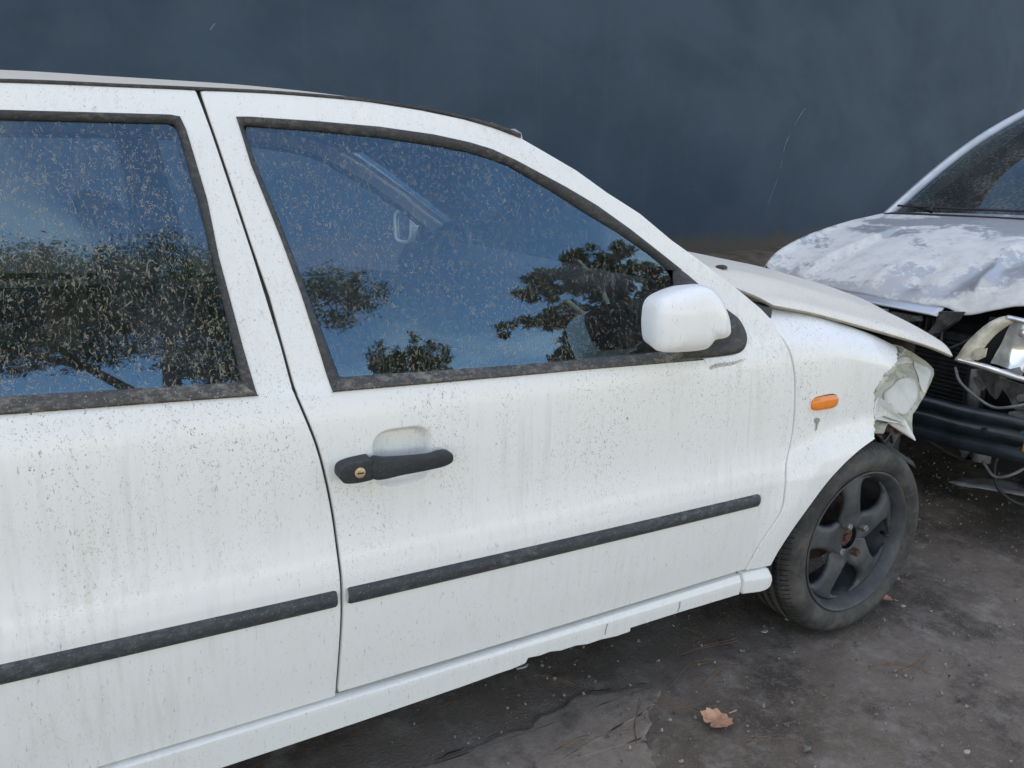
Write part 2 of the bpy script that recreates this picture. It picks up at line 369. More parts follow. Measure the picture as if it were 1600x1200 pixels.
def S_door(x, z):                                          # front door: with the finger recess behind the handle
    a = np.abs((x+1.329)/0.058)**4+np.abs((z-0.736)/0.054)**4
    return S(x, z)+0.024*smooth01((1.0-a)/0.6)
def nrm(fn, X, Z):
    e = 2e-3; gx = (fn(X+e, Z)-fn(X-e, Z))/(2*e); gz = (fn(X, Z+e)-fn(X, Z-e))/(2*e)
    N = np.stack([gx, -np.ones_like(gx), gz], -1); return N/np.linalg.norm(N, axis=-1, keepdims=True)
WIDTH = 1.64
def side_patch(name, G, mat, parent, fn=S, off=0.0, mirror=False, flange=0.014, lip=0.0018):
    """G: grid of (x, z) laid on the side surface, its rim rolled inwards like a pressed panel"""
    nv, nu = G.shape[:2]; X, Z = G[..., 0], G[..., 1]; Y = fn(X, Z)+off
    V = np.stack([X, Y, Z], -1).reshape(-1, 3); N = nrm(fn, X, Z).reshape(-1, 3); F = grid_faces(nv, nu)
    V, N = list(V), list(N)
    if flange:
        idx = [i for i in range(nu)]+[j*nu+nu-1 for j in range(1, nv)]+[(nv-1)*nu+i for i in range(nu-2, -1, -1)]+[j*nu for j in range(nv-2, 0, -1)]
        n = len(idx); P = np.array([V[i] for i in idx]); Q = P[:, [0, 2]]
        area = 0.5*np.sum(Q[:, 0]*np.roll(Q[:, 1], -1)-np.roll(Q[:, 0], -1)*Q[:, 1])
        T = np.roll(Q, -1, 0)-np.roll(Q, 1, 0); T /= np.linalg.norm(T, axis=1, keepdims=True)+1e-9
        O = np.stack([T[:, 1], -T[:, 0]], 1)*(1 if area > 0 else -1)
        k = len(V); N0 = np.array([N[i] for i in idx]); O3 = np.stack([O[:, 0], np.zeros(n), O[:, 1]], 1)
        V += list(P); N += list(N0)
        V += list(P+O3*lip+np.array([0, lip, 0])); nn = N0+O3*1.6; N += list(nn/np.linalg.norm(nn, axis=1, keepdims=True))
        V += list(P+O3*lip*1.1+np.array([0, flange, 0])); N += list(O3)
        for r in range(2):
            for i in range(n):
                a = k+r*n+i; b = k+r*n+(i+1) % n; q = (a, a+n, b+n, b); F.append(q if area > 0 else q[::-1])
    V = np.array(V); N = np.array(N); F = orient(V, F, N)
    if mirror:
        V[:, 1] = WIDTH-V[:, 1]; N[:, 1] *= -1; F = [f[::-1] for f in F]
    return mesh_obj(name, V, F, mat, parent, True, N)
def orient(V, F, N):
    out = []
    for f in F:
        p = V[list(f)]; g = np.cross(p[2]-p[0], p[-1]-p[1]) if len(f) == 4 else np.cross(p[1]-p[0], p[2]-p[0])
        out.append(f if g @ N[list(f)].sum(0) >= 0 else f[::-1])
    return out
def face_to(V, F, d):
    V = np.asarray(V, float); out = []
    for f in F:
        p = V[list(f)]; g = np.cross(p[2]-p[0], p[-1]-p[1]); out.append(f if g @ np.array(d) >= 0 else f[::-1])
    return out
def strip_grid(A, B, m, n):
    A, B = resample_pair(A, B, n); w = np.linspace(0, 1, m)[:, None, None]; return (1-w)*B[None]+w*A[None]
def resample_pair(A, B, n):
    A, B = np.asarray(A, float), np.asarray(B, float); d = np.r_[0, np.cumsum(np.linalg.norm(np.diff((A+B)/2, axis=0), axis=1))]
    t = np.linspace(0, d[-1], n); t = np.unique(np.r_[t, d]); f = lambda P: np.stack([np.interp(t, d, P[:, k]) for k in range(P.shape[1])], 1); return f(A), f(B)
def pillow(outline, yb, h, power=2.6, rings=12, back=None, bscale=.97):
    """bulged solid from an (x, z) outline: the face swells towards -y by h, the rim runs back to y = back"""
    P = np.asarray(outline, float); n = len(P); c = P.mean(0); V = []; F = []
    if back is not None: V += [(p[0], back, p[1]) for p in (c+(P-c)*bscale)]
    for j in range(rings):
        r = math.cos(0.5*math.pi*j/rings); r = r if j else 1.0
        y = yb-h*(1-r**power)**(1/power)
        V += [(c[0]+r*(p[0]-c[0]), y, c[1]+r*(p[1]-c[1])) for p in P]
    m = len(V)//n; V.append((c[0], yb-h, c[1]))
    for j in range(m-1):
        for i in range(n): F.append((j*n+i, j*n+(i+1) % n, (j+1)*n+(i+1) % n, (j+1)*n+i))
    for i in range(n): F.append(((m-1)*n+i, (m-1)*n+(i+1) % n, len(V)-1))
    return V, F
def closed_curve(pts, n):
    P = np.asarray(pts, float); k = len(P); Q = np.vstack([P[-1], P, P[0], P[1]]); out = []
    for i in range(1, k+1):
        for t in np.linspace(0, 1, 10, endpoint=False):
            p0, p1, p2, p3 = Q[i-1], Q[i], Q[i+1], Q[i+2]
            out.append(0.5*((2*p1)+(-p0+p2)*t+(2*p0-5*p1+4*p2-p3)*t*t+(-p0+3*p1-3*p2+p3)*t**3))
    out.append(out[0]); return resample(out, n+1)[:-1]

# ------------------------------------------------------------------ ground, soil bank, wall
def ground_mat():
    t = NT('worn_dusty_asphalt'); ob = t.co.outputs['Object']
    n1 = t.noise(ob, 1.9, 6, 0.65); n2 = t.noise(ob, 5.5, 8, 0.72); n3 = t.noise(ob, 160, 3, 0.7)
    c = t.mix(t.ramp(n1, 0.36, 0.64), (0.118, 0.092, 0.073), (0.210, 0.172, 0.142))
    c = t.mix(t.math('MULTIPLY', t.ramp(n2, 0.50, 0.66), 0.6), c, (0.34, 0.305, 0.27))
    c = t.mix(t.math('MULTIPLY', t.ramp(t.noise(t.mapping(loc=(3, 7, 1)), 3.6, 7, 0.72), 0.50, 0.66), 0.8), c, (0.060, 0.049, 0.041))
    c = t.mix(t.math('MULTIPLY', t.ramp(t.noise(t.mapping(loc=(8, 1, 5)), 30, 6, 0.75), 0.52, 0.64), 0.45), c, (0.24, 0.222, 0.205))
    c = t.mix(t.math('MULTIPLY', t.ramp(n3, 0.5, 0.7), 0.45), c, (0.24, 0.222, 0.205))
    pv = t.vor(ob, 120, out='Distance'); pc = t.noise(t.mapping(loc=(1, 2, 3)), 60, 2)
    grit = t.math('MULTIPLY', t.ramp(pv, 0.12, 0.24, 1, 0), t.ramp(pc, 0.55, 0.62))
    c = t.mix(t.math('MULTIPLY', grit, 0.75), c, (0.30, 0.28, 0.26))
    h = t.math('ADD', t.math('MULTIPLY', n3, 0.6), t.math('ADD', t.math('MULTIPLY', grit, 0.8), t.math('MULTIPLY', n2, 0.8)))
    return t.done(t.bsdf(c, 0.92, 0, t.bump(h, 0.9, 0.010), spec=0.25))
M['ground'] = ground_mat()
def axis(lo, a, b, hi, step):
    core = list(np.arange(a, b+1e-6, step)); s = step; x = a; left = []
    while x > lo: s *= 1.6; x -= s; left.append(max(x, lo))
    s = step; x = b; right = []
    while x < hi: s *= 1.6; x += s; right.append(min(x, hi))
    return np.array(left[::-1]+core+right)
gx = axis(-260, -1.6, 1.8, 260, 0.025); gy = axis(-260, -0.8, 1.0, 3.6, 0.025)
def gz(x, y): return -0.004+0.006*vnoise((x, y, 0), 3.0, 2)+0.0035*vnoise((x, y, 0), 11.0, 5)
GV = []
for y in gy:
    for x in gx:
        w = 1.0 if abs(x) < 3 and abs(y) < 2 else 0.0
        z = -0.004+w*(0.006*vnoise((x, y, 0), 3.0, 2)+0.0035*vnoise((x, y, 0), 11.0, 5)) if w else -0.004
        GV.append((x, y, z))
tag(mesh_obj('ground', GV, grid_faces(len(gy), len(gx)), M['ground']), kind='structure')

def patch_mat():
    t = NT('pale_asphalt_patch'); ob = t.co.outputs['Object']; n = t.noise(ob, 30, 7, 0.75); n2 = t.noise(ob, 7, 6, 0.7)
    c = t.mix(t.ramp(n, 0.3, 0.7), (0.205, 0.168, 0.138), (0.285, 0.242, 0.206)); c = t.mix(t.math('MULTIPLY', t.ramp(n2, 0.5, 0.7), 0.75), c, (0.09, 0.08, 0.072))
    return t.done(t.bsdf(c, 0.92, 0, t.bump(t.noise(ob, 150, 3), 0.5, 0.004), spec=0.25))
M['patch'] = patch_mat()
pl = [(-1.25,.085),(-1.053,.100),(-0.98,.095),(-0.933,.118),(-0.88,.12),(-0.823,.142),(-0.77,.122),(-0.727,.116),(-0.68,.108),(-0.642,.093),(-0.622,.06),(-0.655,.03),(-0.70,.02),(-0.72,-.03),(-0.777,-.06),(-0.80,-.14),(-0.90,-.22),(-1.10,-.26),(-1.30,-.2),(-1.40,-.05),(-1.35,.06)]
pl = resample(pl+[pl[0]], 260)[:-1]; pl = [(p[0]+0.010*vnoise((p[0], p[1], 0), 24, 1)+.006*vnoise((p[0], p[1], 0), 80, 1), p[1]+0.010*vnoise((p[0], p[1], 3), 24, 4)+.006*vnoise((p[0], p[1], 3), 80, 4)) for p in pl]
cx_, cy_ = np.mean([p[0] for p in pl]), np.mean([p[1] for p in pl])
PV = []; RS = (1, .985, .93, .85, .7, .5, .25)
for r_ in RS: PV += [(x, y, gz(x, y)+(0.0002 if r_ == 1 else .0022)) for x, y in [(cx_+(p[0]-cx_)*r_, cy_+(p[1]-cy_)*r_) for p in pl]]
PV.append((cx_, cy_, gz(cx_, cy_)+.0022)); n_ = len(pl); m_ = len(RS)
tag(mesh_obj('asphalt_patch', PV, [(j*n_+i, j*n_+(i+1) % n_, (j+1)*n_+(i+1) % n_, (j+1)*n_+i) for j in range(m_-1) for i in range(n_)]+[((m_-1)*n_+i, (m_-1)*n_+(i+1) % n_, m_*n_) for i in range(n_)], M['patch']), kind='structure')
# a crack along its inner edge
M['crack_dirt'] = simple('crack_dirt', (0.022, 0.019, 0.017), 0.95)
CP = resample([p for p in pl if p[1] > .07], 150); CV = []
for i, p in enumerate(CP):
    w_ = max(.0, .0004+.0028*vnoise((p[0], p[1], 0), 14, 3)); yy = p[1]+.006
    for d_ in (-w_, w_): CV.append((p[0], yy+d_, gz(p[0], yy)+.0030))
tag(mesh_obj('crack', CV, grid_faces(150, 2), M['crack_dirt']), kind='structure')

def soil_mat():
    t = NT('brown_soil'); ob = t.co.outputs['Object']; n = t.noise(ob, 5, 6, 0.65)
    c = t.mix(t.ramp(n, 0.3, 0.7), (0.075, 0.060, 0.044), (0.16, 0.13, 0.095))
    return t.done(t.bsdf(c, 0.95, 0, t.bump(t.noise(ob, 25, 5), 0.6, 0.03), spec=0.2))
M['soil'] = soil_mat()
WALL_Y = 4.2
bx_ = np.linspace(-14, 24, 153); bw = np.linspace(0, 1, 15); SV = []
for w in bw:
    for x in bx_:
        y = 2.35+w*(WALL_Y-2.35); top = 0.60+0.028*(x-3)+0.05*vnoise((x, 0, 0), 1.1, 3)
        z = max(0.0, top)*smooth01(w)+0.03*vnoise((x, y, 0), 3.5, 8)*w-0.002
        SV.append((x, y, z))
tag(mesh_obj('soil_bank', SV, grid_faces(len(bw), len(bx_)), M['soil']), kind='structure')

def wall_mat():
    t = NT('dark_blue_painted_render'); ob = t.co.outputs['Object']
    n = t.noise(t.mapping(scale=(1, 1, 1.2)), 0.9, 5, 0.6, 0.5); n2 = t.noise(ob, 4, 5, 0.65); n3 = t.noise(ob, 60, 3, 0.6)
    c = t.mix(t.ramp(n, 0.32, 0.70), (0.030, 0.053, 0.080), (0.049, 0.078, 0.111))
    c = t.mix(t.math('MULTIPLY', t.ramp(n2, 0.48, 0.78), 0.4), c, (0.062, 0.078, 0.097))
    run = t.noise(t.mapping(scale=(9, 9, 0.35)), 1, 4, 0.6)
    c = t.mix(t.math('MULTIPLY', t.ramp(run, 0.55, 0.8), 0.25), c, (0.075, 0.085, 0.095))
    # soil splashed up the foot of the wall
    sp = t.n('ShaderNodeSeparateXYZ'); t.l(ob, sp.inputs[0])
    lim = t.math('ADD', t.math('MULTIPLY', t.noise(ob, 3.0, 5, 0.7), 0.35), 0.62)
    f = t.ramp(t.math('SUBTRACT', sp.outputs['Z'], lim), -0.12, 0.05, 1, 0)
    c = t.mix(t.math('MULTIPLY', f, 0.9), c, (0.10, 0.082, 0.062))
    return t.done(t.bsdf(c, 0.75, 0, t.bump(t.mix(0.4, n3, n2), 0.22, 0.01), spec=0.3))
M['wall'] = wall_mat()
wall = empty('painted_wall', (0, WALL_Y, 0))
tag(wall, 'tall dark blue painted rendered wall behind both cars', 'wall')
MB().box((5, WALL_Y+0.125, 3.0), (44, 0.25, 6.2)).build('wall_face', M['wall'], wall)
MB().box((5, WALL_Y+0.125, 6.14), (44.1, 0.36, 0.07)).build('coping', M['grime'], wall)
M['scratch'] = simple('pale_scratch', (0.13, 0.16, 0.19), 0.85, 0, 0.4, 60)
def scratch(pts, w):
    P = smooth_curve([(p[0], 0, p[1]) for p in pts], 26); mb = MB()
    for i in range(len(P)-1):
        if vnoise(P[i], 9, 3) < -0.18: continue
        a, b = P[i], P[i+1]; ww = w*(0.5+0.8*abs(vnoise(P[i], 20, 1)))
        mb.add([(a[0]-ww, WALL_Y-.0015, a[2]), (a[0]+ww, WALL_Y-.0015, a[2]), (b[0]+ww, WALL_Y-.0015, b[2]), (b[0]-ww, WALL_Y-.0015, b[2])], [(0, 1, 2, 3)])
    mb.build('scratch', M['scratch'], wall)

# ------------------------------------------------------------------ THE WHITE CAR
car = empty('white_car', (-1.2, 0.82, 0.0))
tag(car, 'wrecked white saloon car with dirt-speckled doors and torn front wing', 'car')
DR = [(-1.463,.282),(-1.460,.351),(-1.455,.474),(-1.456,.560),(-1.462,.653),(-1.481,.763),(-1.508,.852),(-1.516,.884),(-1.539,1.026),(-1.560,1.117),(-1.586,1.242),(-1.606,1.337),(-1.611,1.357)]
DRc = smooth_curve(DR, 160)
def DRx(z): return float(np.interp(z, DRc[:, 1], DRc[:, 0]))
DF = [(-0.413,.301),(-0.384,.376),(-0.338,.453),(-0.329,.504),(-0.323,.561),(-0.300,.623),(-0.296,.677),(-0.301,.746),(-0.312,.809),(-0.333,.869),(-0.360,.919),(-0.394,.951)]
DFc = smooth_curve(DF, 160)
def DFx(z): return float(np.interp(z, DFc[:, 1], DFc[:, 0]))
GAP = 0.0048
BELT_F = [(-1.451,.868),(-1.095,.863),(-0.930,.861),(-0.700,.855),(-0.607,.853),(-0.515,.853),(-0.480,.860)]
OUT_F = [(DRx(.868)+GAP,.868),(DRx(.95)+GAP,.95),(DRx(1.026)+GAP,1.026),(DRx(1.117)+GAP,1.117),(DRx(1.242)+GAP,1.242),(DRx(1.31)+GAP,1.31),(-1.609+GAP,1.356),(-1.55,1.359),(-1.482,1.361),(-1.331,1.360),(-1.210,1.350),(-1.125,1.339),(-1.059,1.326),(-1.001,1.309),(-0.879,1.250),(-0.809,1.207),(-0.728,1.164),(-0.648,1.107),(-0.582,1.068),(-0.471,.998),(-0.400,.949),(DFx(.917)-GAP,.917),(DFx(.89)-GAP,.89),(DFx(.869)-GAP,.869)]
IN_F = [(-1.451,.868),(-1.468,.95),(-1.484,1.026),(-1.507,1.117),(-1.5425,1.242),(-1.553,1.303),(-1.556,1.319),(-1.535,1.3205),(-1.417,1.320),(-1.300,1.317),(-1.195,1.309),(-1.120,1.298),(-1.072,1.287),(-1.022,1.268),(-0.912,1.219),(-0.840,1.183),(-0.760,1.134),(-0.680,1.080),(-0.610,1.032),(-0.513,.960),(-0.474,.933),(-0.454,.900),(-0.456,.880),(-0.480,.860)]
fd = None
def build_front_door(mirror=False, fine=True):
    q = 1 if fine else 3
    zs = np.linspace(.290, .868, 60); left = [(DRx(z)+GAP, z) for z in zs]
    zs = np.linspace(.304, .869, 60); right = [(DFx(z)-GAP, z) for z in zs]
    G = coons(left, right, [left[0], right[0]], [left[-1]]+BELT_F+[right[-1]], 230//q, 130//q)
    name = 'front_door' if not mirror else 'offside_front_door'
    door = side_patch('front_door', G, M['paint'], car, S_door if not mirror else S, mirror=mirror)
    G = strip_grid(OUT_F, IN_F, 7, 170//q)
    side_patch('window_frame', G, M['paint'], door, mirror=mirror, flange=0.012)
    return door
# black seal round a window: outer edge on the paint, inner edge on the glass
def GL(x, z): return 0.060+0.30*(z-0.88)+0.12*(z-0.88)**2+0.012*((x+1.2)/1.2)**2
def seal(A, B, name, mat, parent, mirror=False, n=160, proud=0.004):
    A, B = resample_pair(A, B, n); V = []; k = len(A)
    for w, o in ((0, 0.004), (0.03, -proud*.6), (0.25, -proud), (0.6, -proud*.7), (0.93, 0.001), (1.0, 0.012)):
        P = (1-w)*A+w*B; Y = (1-w)*(S(P[:, 0], P[:, 1]))+w*(GL(P[:, 0], P[:, 1])-0.004)+o
        V += list(np.stack([P[:, 0], Y, P[:, 1]], 1))
    V = np.array(V); F = grid_faces(6, k)
    if mirror: V[:, 1] = WIDTH-V[:, 1]; F = [f[::-1] for f in F]
    return mesh_obj(name, V, F, mat, parent)
def glass(outline, name, mat, parent, mirror=False, n=26):
    P = np.asarray(outline, float); c = P.mean(0); V = []; F = []; k = len(P); rings = [1, .8, .6, .4, .2]
    for r in rings:
        Q = c+(P-c)*r; V += list(np.stack([Q[:, 0], GL(Q[:, 0], Q[:, 1]), Q[:, 1]], 1))
    V.append((c[0], GL(*c), c[1])); N = nrm(GL, np.array([v[0] for v in V]), np.array([v[2] for v in V]))
    for j in range(len(rings)-1):
        for i in range(k): F.append((j*k+i, j*k+(i+1) % k, (j+1)*k+(i+1) % k, (j+1)*k+i))
    for i in range(k): F.append(((len(rings)-1)*k+i, (len(rings)-1)*k+(i+1) % k, len(V)-1))
    V = np.array(V); N = np.array(N); F = orient(V, F, N)
    if mirror: V[:, 1] = WIDTH-V[:, 1]; N[:, 1] *= -1; F = [f[::-1] for f in F]
    return mesh_obj(name, V, F, mat, parent, True, N)
SEAL_IN = [(-1.432,.887),(-1.449,.95),(-1.470,1.026),(-1.494,1.117),(-1.530,1.242),(-1.541,1.292),(-1.543,1.304),(-1.525,1.304),(-1.420,1.302),(-1.300,1.297),(-1.200,1.288),(-1.125,1.279),(-1.080,1.269),(-1.035,1.256),(-0.940,1.208),(-0.865,1.166),(-0.790,1.128),(-0.708,1.079),(-0.665,1.046)]
SEAL_OUT = IN_F[:18]+[(-0.630,1.046)]
for mir in (False, True):
    door = build_front_door(mir, not mir)
    if not mir: fd = door
    seal(SEAL_OUT, SEAL_IN, 'window_seal', M['trim'], door, mir)
    seal([(-1.453,.866),(-1.095,.861),(-0.930,.859),(-0.700,.854),(-0.602,.852)], [(-1.433,.887),(-1.090,.879),(-0.972,.877),(-0.751,.876),(-0.640,.876)], 'belt_strip', M['belt_trim'], door, mir, 80, 0.007)
    glass(resample(SEAL_IN+[(-0.652,1.014),(-0.650,.872),(-0.751,.874),(-0.972,.875),(-1.090,.877),(-1.433,.885)]+[SEAL_IN[0]], 140)[:-1], 'window_glass', M['glass'] if not mir else M['glass_far'], door, mir)
    sail = closed_curve([(-0.640,1.050),(-0.591,1.018),(-0.513,.959),(-0.474,.932),(-0.455,.900),(-0.457,.880),(-0.480,.861),(-0.515,.855),(-0.607,.855),(-0.655,.862),(-0.656,.95),(-0.655,1.03)], 80)
    c = sail.mean(0); V = []; F = []
    for r, o in ((1, .006), (.97, -.003), (.8, -.005), (.5, -.005), (.2, -.005)):
        Q = c+(sail-c)*r; V += list(np.stack([Q[:, 0], S(Q[:, 0], Q[:, 1])+o, Q[:, 1]], 1))
    V = np.array(V); F = grid_faces(5, 80)+[(j*80+79, j*80, (j+1)*80, (j+1)*80+79) for j in range(4)]+[tuple(range(4*80, 5*80))]
    if mir: V[:, 1] = WIDTH-V[:, 1]
    mesh_obj('mirror_sail', V, F, M['black'] if mir else M['trim'], door)
    # rubbing strip
    def strip_mould(x0, x1, parent):
        mb = []; xs = np.sort(np.r_[np.linspace(x0, x1, 48), x0+np.array([.0015, .003, .005, .008]), x1-np.array([.0008, .0018, .003, .005, .0075, .010, .0125, .016])]); sec = [(.482, .002), (.483, -.007), (.490, -.0105), (.497, -.0112), (.505, -.0105), (.5115, -.007), (.5125, .002)]
        V = []
        for i, x in enumerate(xs):
            e0 = min(1, (x-x0)/.004); e1 = min(1, (x1-x)/.012); e = min(.86+.14*e0, math.sqrt(max(0.06, 1-(1-e1)**2))) if x1 > -1 else min(.86+.14*e0, .86+.14*min(1, (x1-x)/.004))
            for z, o in sec: zz = .497+(z-.497)*e; V.append((x, float(S(x, zz))+o*e, zz))
        V = np.array(V); F = grid_faces(60, len(sec), True)
        if mir: V[:, 1] = WIDTH-V[:, 1]; F = [f[::-1] for f in F]
        mesh_obj('rubbing_strip', V, F, M['moulding'], parent)
    strip_mould(-1.446, -0.411, door)
    if not mir:
        # door handle: fixed lock end and pull grip
        lockh = closed_curve([(-1.457,.731),(-1.453,.743),(-1.438,.749),(-1.415,.7515),(-1.399,.752),(-1.3972,.748),(-1.3972,.719),(-1.3985,.7145),(-1.425,.7125),(-1.447,.715),(-1.4545,.722)], 60)
        bevel(MB().prism([(q[0], -.009, q[1]) for q in lockh], (0, .05, 0)).build('lock_housing', M['handle'], door), .004, 3)
        grip = closed_curve([(-1.3955,.7145),(-1.3955,.7505),(-1.37,.7485),(-1.32,.745),(-1.285,.7435),(-1.27,.7455),(-1.253,.745),(-1.245,.740),(-1.243,.732),(-1.2465,.724),(-1.262,.7195),(-1.29,.718),(-1.34,.7165)], 90)
        bevel(MB().prism([(q[0], -.018+.006*abs((q[0]+1.315)/.08)**2, q[1]) for q in grip], (0, .026, 0)).build('door_handle', M['handle'], door), .005, 3)
        k = 40; ck = [(-1.4215+.0098*math.cos(a), .7315+.0098*math.sin(a)) for a in np.linspace(0, 2*math.pi, k, endpoint=False)]
        V, F = pillow(ck, -0.0098, 0.003, 4, 6, 0.0); mesh_obj('key_lock', V, F, M['brass'], door)
        MB().box((-1.4215, -0.0131, .7315), (.0115, .0012, .0026)).build('keyhole', M['black'], door)

# rear door
BR = [(-2.22,.888),(-1.937,.881),(-1.70,.876),(-1.581,.872)]
OUT_R = [(DRx(.873)-GAP,.873),(DRx(.95)-GAP,.95),(DRx(1.095)-GAP,1.095),(DRx(1.183)-GAP,1.183),(DRx(1.295)-GAP,1.295),(-1.611-GAP,1.356),(-1.66,1.3555),(-1.75,1.352),(-1.892,1.3465),(-2.05,1.332),(-2.2,1.306),(-2.34,1.255),(-2.43,1.15),(-2.46,1.0),(-2.44,.888)]
IN_R = [(-1.576,.874),(-1.590,.95),(-1.612,1.095),(-1.619,1.183),(-1.638,1.293),(-1.645,1.314),(-1.66,1.316),(-1.75,1.313),(-1.896,1.308),(-2.04,1.293),(-2.16,1.268),(-2.235,1.21),(-2.262,1.12),(-2.262,1.0),(-2.24,.888)]
SEAL_R = [(-1.598,.893),(-1.604,.95),(-1.622,1.095),(-1.633,1.183),(-1.650,1.289),(-1.655,1.300),(-1.667,1.301),(-1.75,1.298),(-1.897,1.293),(-2.03,1.279),(-2.145,1.255),(-2.216,1.2),(-2.242,1.12),(-2.242,1.0),(-2.222,.905)]
for mir in (False, True):
    zs = np.linspace(.283, .873, 50); right = [(DRx(z)-GAP, z) for z in zs]
    left = smooth_curve([(-2.02,.274),(-2.03,.36),(-2.06,.45),(-2.13,.54),(-2.25,.61),(-2.37,.68),(-2.43,.78),(-2.44,.888)], 50)
    G = coons(left, right, [left[0], right[0]], [left[-1]]+[(-2.24,.888)]+BR[1:]+[right[-1]], 200 if not mir else 60, 120 if not mir else 40)
    door = side_patch('rear_door', G, M['paint'], car, S, mirror=mir)
    side_patch('window_frame', strip_grid(OUT_R, IN_R, 7, 120 if not mir else 50), M['paint'], door, mirror=mir, flange=0.012)
    seal(IN_R, SEAL_R, 'window_seal', M['trim'], door, mir)
    seal([(-1.574,.872),(-1.70,.875),(-1.937,.880),(-2.24,.888)], [(-1.598,.894),(-1.70,.897),(-1.935,.904),(-2.222,.908)], 'belt_strip', M['belt_trim'], door, mir, 80, 0.008)
    glass(resample(SEAL_R+[(-2.222,.902),(-1.935,.900),(-1.60,.890)], 120)[:-1], 'window_glass', M['glass_rear'] if not mir else M['glass_far'], door, mir)
    strip_mould(-2.05, -1.466, door)

# sill under the doors, its lower lip chipped and torn
sb = [(-2.02,.196),(-1.676,.204),(-1.423,.212),(-1.20,.221),(-1.116,.226),(-1.085,.2265),(-1.051,.231),(-1.047,.243),(-1.015,.2395),(-0.99,.2415),(-0.96,.2355),(-0.922,.2365),(-0.89,.2305),(-0.852,.2315),(-0.81,.2275),(-0.770,.2285),(-0.772,.2385),(-0.628,.2395),(-0.427,.2375)]
st_ = [(-2.02,.261),(-1.46,.2695),(-1.10,.277),(-0.427,.286)]
def sill_fn(x, z): return S(x, 0.285+0*z)-0.004+0.10*np.maximum(0, .262-z)+0.5*np.maximum(0, z-.272)
for mir in (False, True):
    G = coons([sb[0], st_[0]], [sb[-1], st_[-1]], sb, st_, 300, 14)
    sill = side_patch('sill', G, M['paint'], car, sill_fn, -0.002, mir, 0.05, 0.002)
    G = coons([(-0.411,.2375),(-0.411,.287)], [(-0.334,.246),(-0.332,.262),(-0.341,.288)], [(-0.411,.2375),(-0.36,.236),(-0.342,.239),(-0.334,.246)], [(-0.411,.287),(-0.352,.292),(-0.341,.288)], 20, 14)
    side_patch('sill_end_cap', G, M['paint'], car, sill_fn, -0.002, mir, 0.05, 0.004)
# paint cracks on the sill
for x in (-0.845, -0.63):
    mb = MB(); P = [(x+0.004*vnoise((x, z, 0), 40, 2)+(z-.25)*0.15, float(sill_fn(x, z))-0.0030, z) for z in np.linspace(.242, .270, 12)]
    for a, b in zip(P[:-1], P[1:]): mb.add([(a[0]-.0009, a[1], a[2]), (a[0]+.0009, a[1], a[2]), (b[0]+.0009, b[1], b[2]), (b[0]-.0009, b[1], b[2])], [(0, 1, 2, 3)])
    mb.build('paint_crack', M['grime'], car)

# pillars and body shell behind the door gaps
for mir in (False, True):
    zs = np.linspace(.25, 1.36, 60)
    G = coons([(DRx(z)-.03, z) for z in zs], [(DRx(z)+.03, z) for z in zs], [(DRx(.25)-.03, .25), (DRx(.25)+.03, .25)], [(DRx(1.36)-.03, 1.36), (DRx(1.36)+.03, 1.36)], 8, 60)
    side_patch('pillar', G, M['jamb'], car, S, 0.020, mir, 0.005)
    G = coons([(DRx(z)-.055, z) for z in zs], [(DRx(z)+.055, z) for z in zs], [(DRx(.25)-.055, .25), (DRx(.25)+.055, .25)], [(DRx(1.36)-.055, 1.36), (DRx(1.36)+.055, 1.36)], 8, 60)
    side_patch('pillar_trim', G, M['dash'], car, S, 0.040, mir, 0.02)
    zs = np.linspace(.25, .905, 40)
    G = coons([(DFx(max(z, .301))-.05, z) for z in zs], [(DFx(max(z, .301))+.03, z) for z in zs], [(DFx(.301)-.05, .25), (DFx(.301)+.03, .25)], [(DFx(.905)-.05, .905), (DFx(.905)+.03, .905)], 8, 40)
    side_patch('pillar', G, M['jamb'], car, S, 0.022, mir, 0.02)

# front wing
ARCH = [(-0.339,.304),(-0.322,.345),(-0.282,.407),(-0.222,.474),(-0.154,.528),(-0.066,.565),(0.026,.586)]
TORN = [(0.026,.586),(0.032,.61),(0.040,.64),(0.036,.665),(0.030,.69),(0.026,.715),(0.040,.722),(0.044,.735),(0.058,.739),(0.066,.754),(0.082,.757),(0.096,.766),(0.118,.768),(0.134,.776),(0.150,.779),(0.166,.790),(0.190,.795),(0.206,.803)]
TORN = [tuple(p) for p in resample(TORN, 46)]; TORN = [TORN[0]]+[(x+.006*vnoise((x*3, z, 0), 60, 1)+.004*((i % 3)-1), z+.003*((i % 2)*2-1)) for i, (x, z) in enumerate(TORN[1:-1])]+[TORN[-1]]
zs = np.linspace(.301, .951, 80); left = [(DFx(z)+GAP, z) for z in zs]
right = [tuple(p) for p in smooth_curve(ARCH, 60)]+TORN[1:]
top = smooth_curve([left[-1], (-0.30,.938), (-0.132,.906), (0.05,.856), (0.206,.803)], 60)
G = coons(left, right, [left[0], right[0]], top, 130, 330)
def S_wing(x, z):
    y = S(x, z); zt = np.interp(x, [-.39, -.132, .05, .21], [.951, .906, .856, .803])
    return y+0.05*np.maximum(0, 1-(zt-z)/0.09)**2.2
wing = side_patch('front_wing', G, M['paint'], car, S_wing, 0.0, False, 0.010)
G = coons(left, smooth_curve(ARCH+[(0.14,.575),(0.26,.53),(0.34,.60),(0.42,.70)], 130), [left[0], right[0]], smooth_curve([left[-1], (-0.132,.906), (0.42,.70)], 40), 50, 60)
side_patch('front_wing', G, M['paint'], car, S, 0.0, True, 0.01)
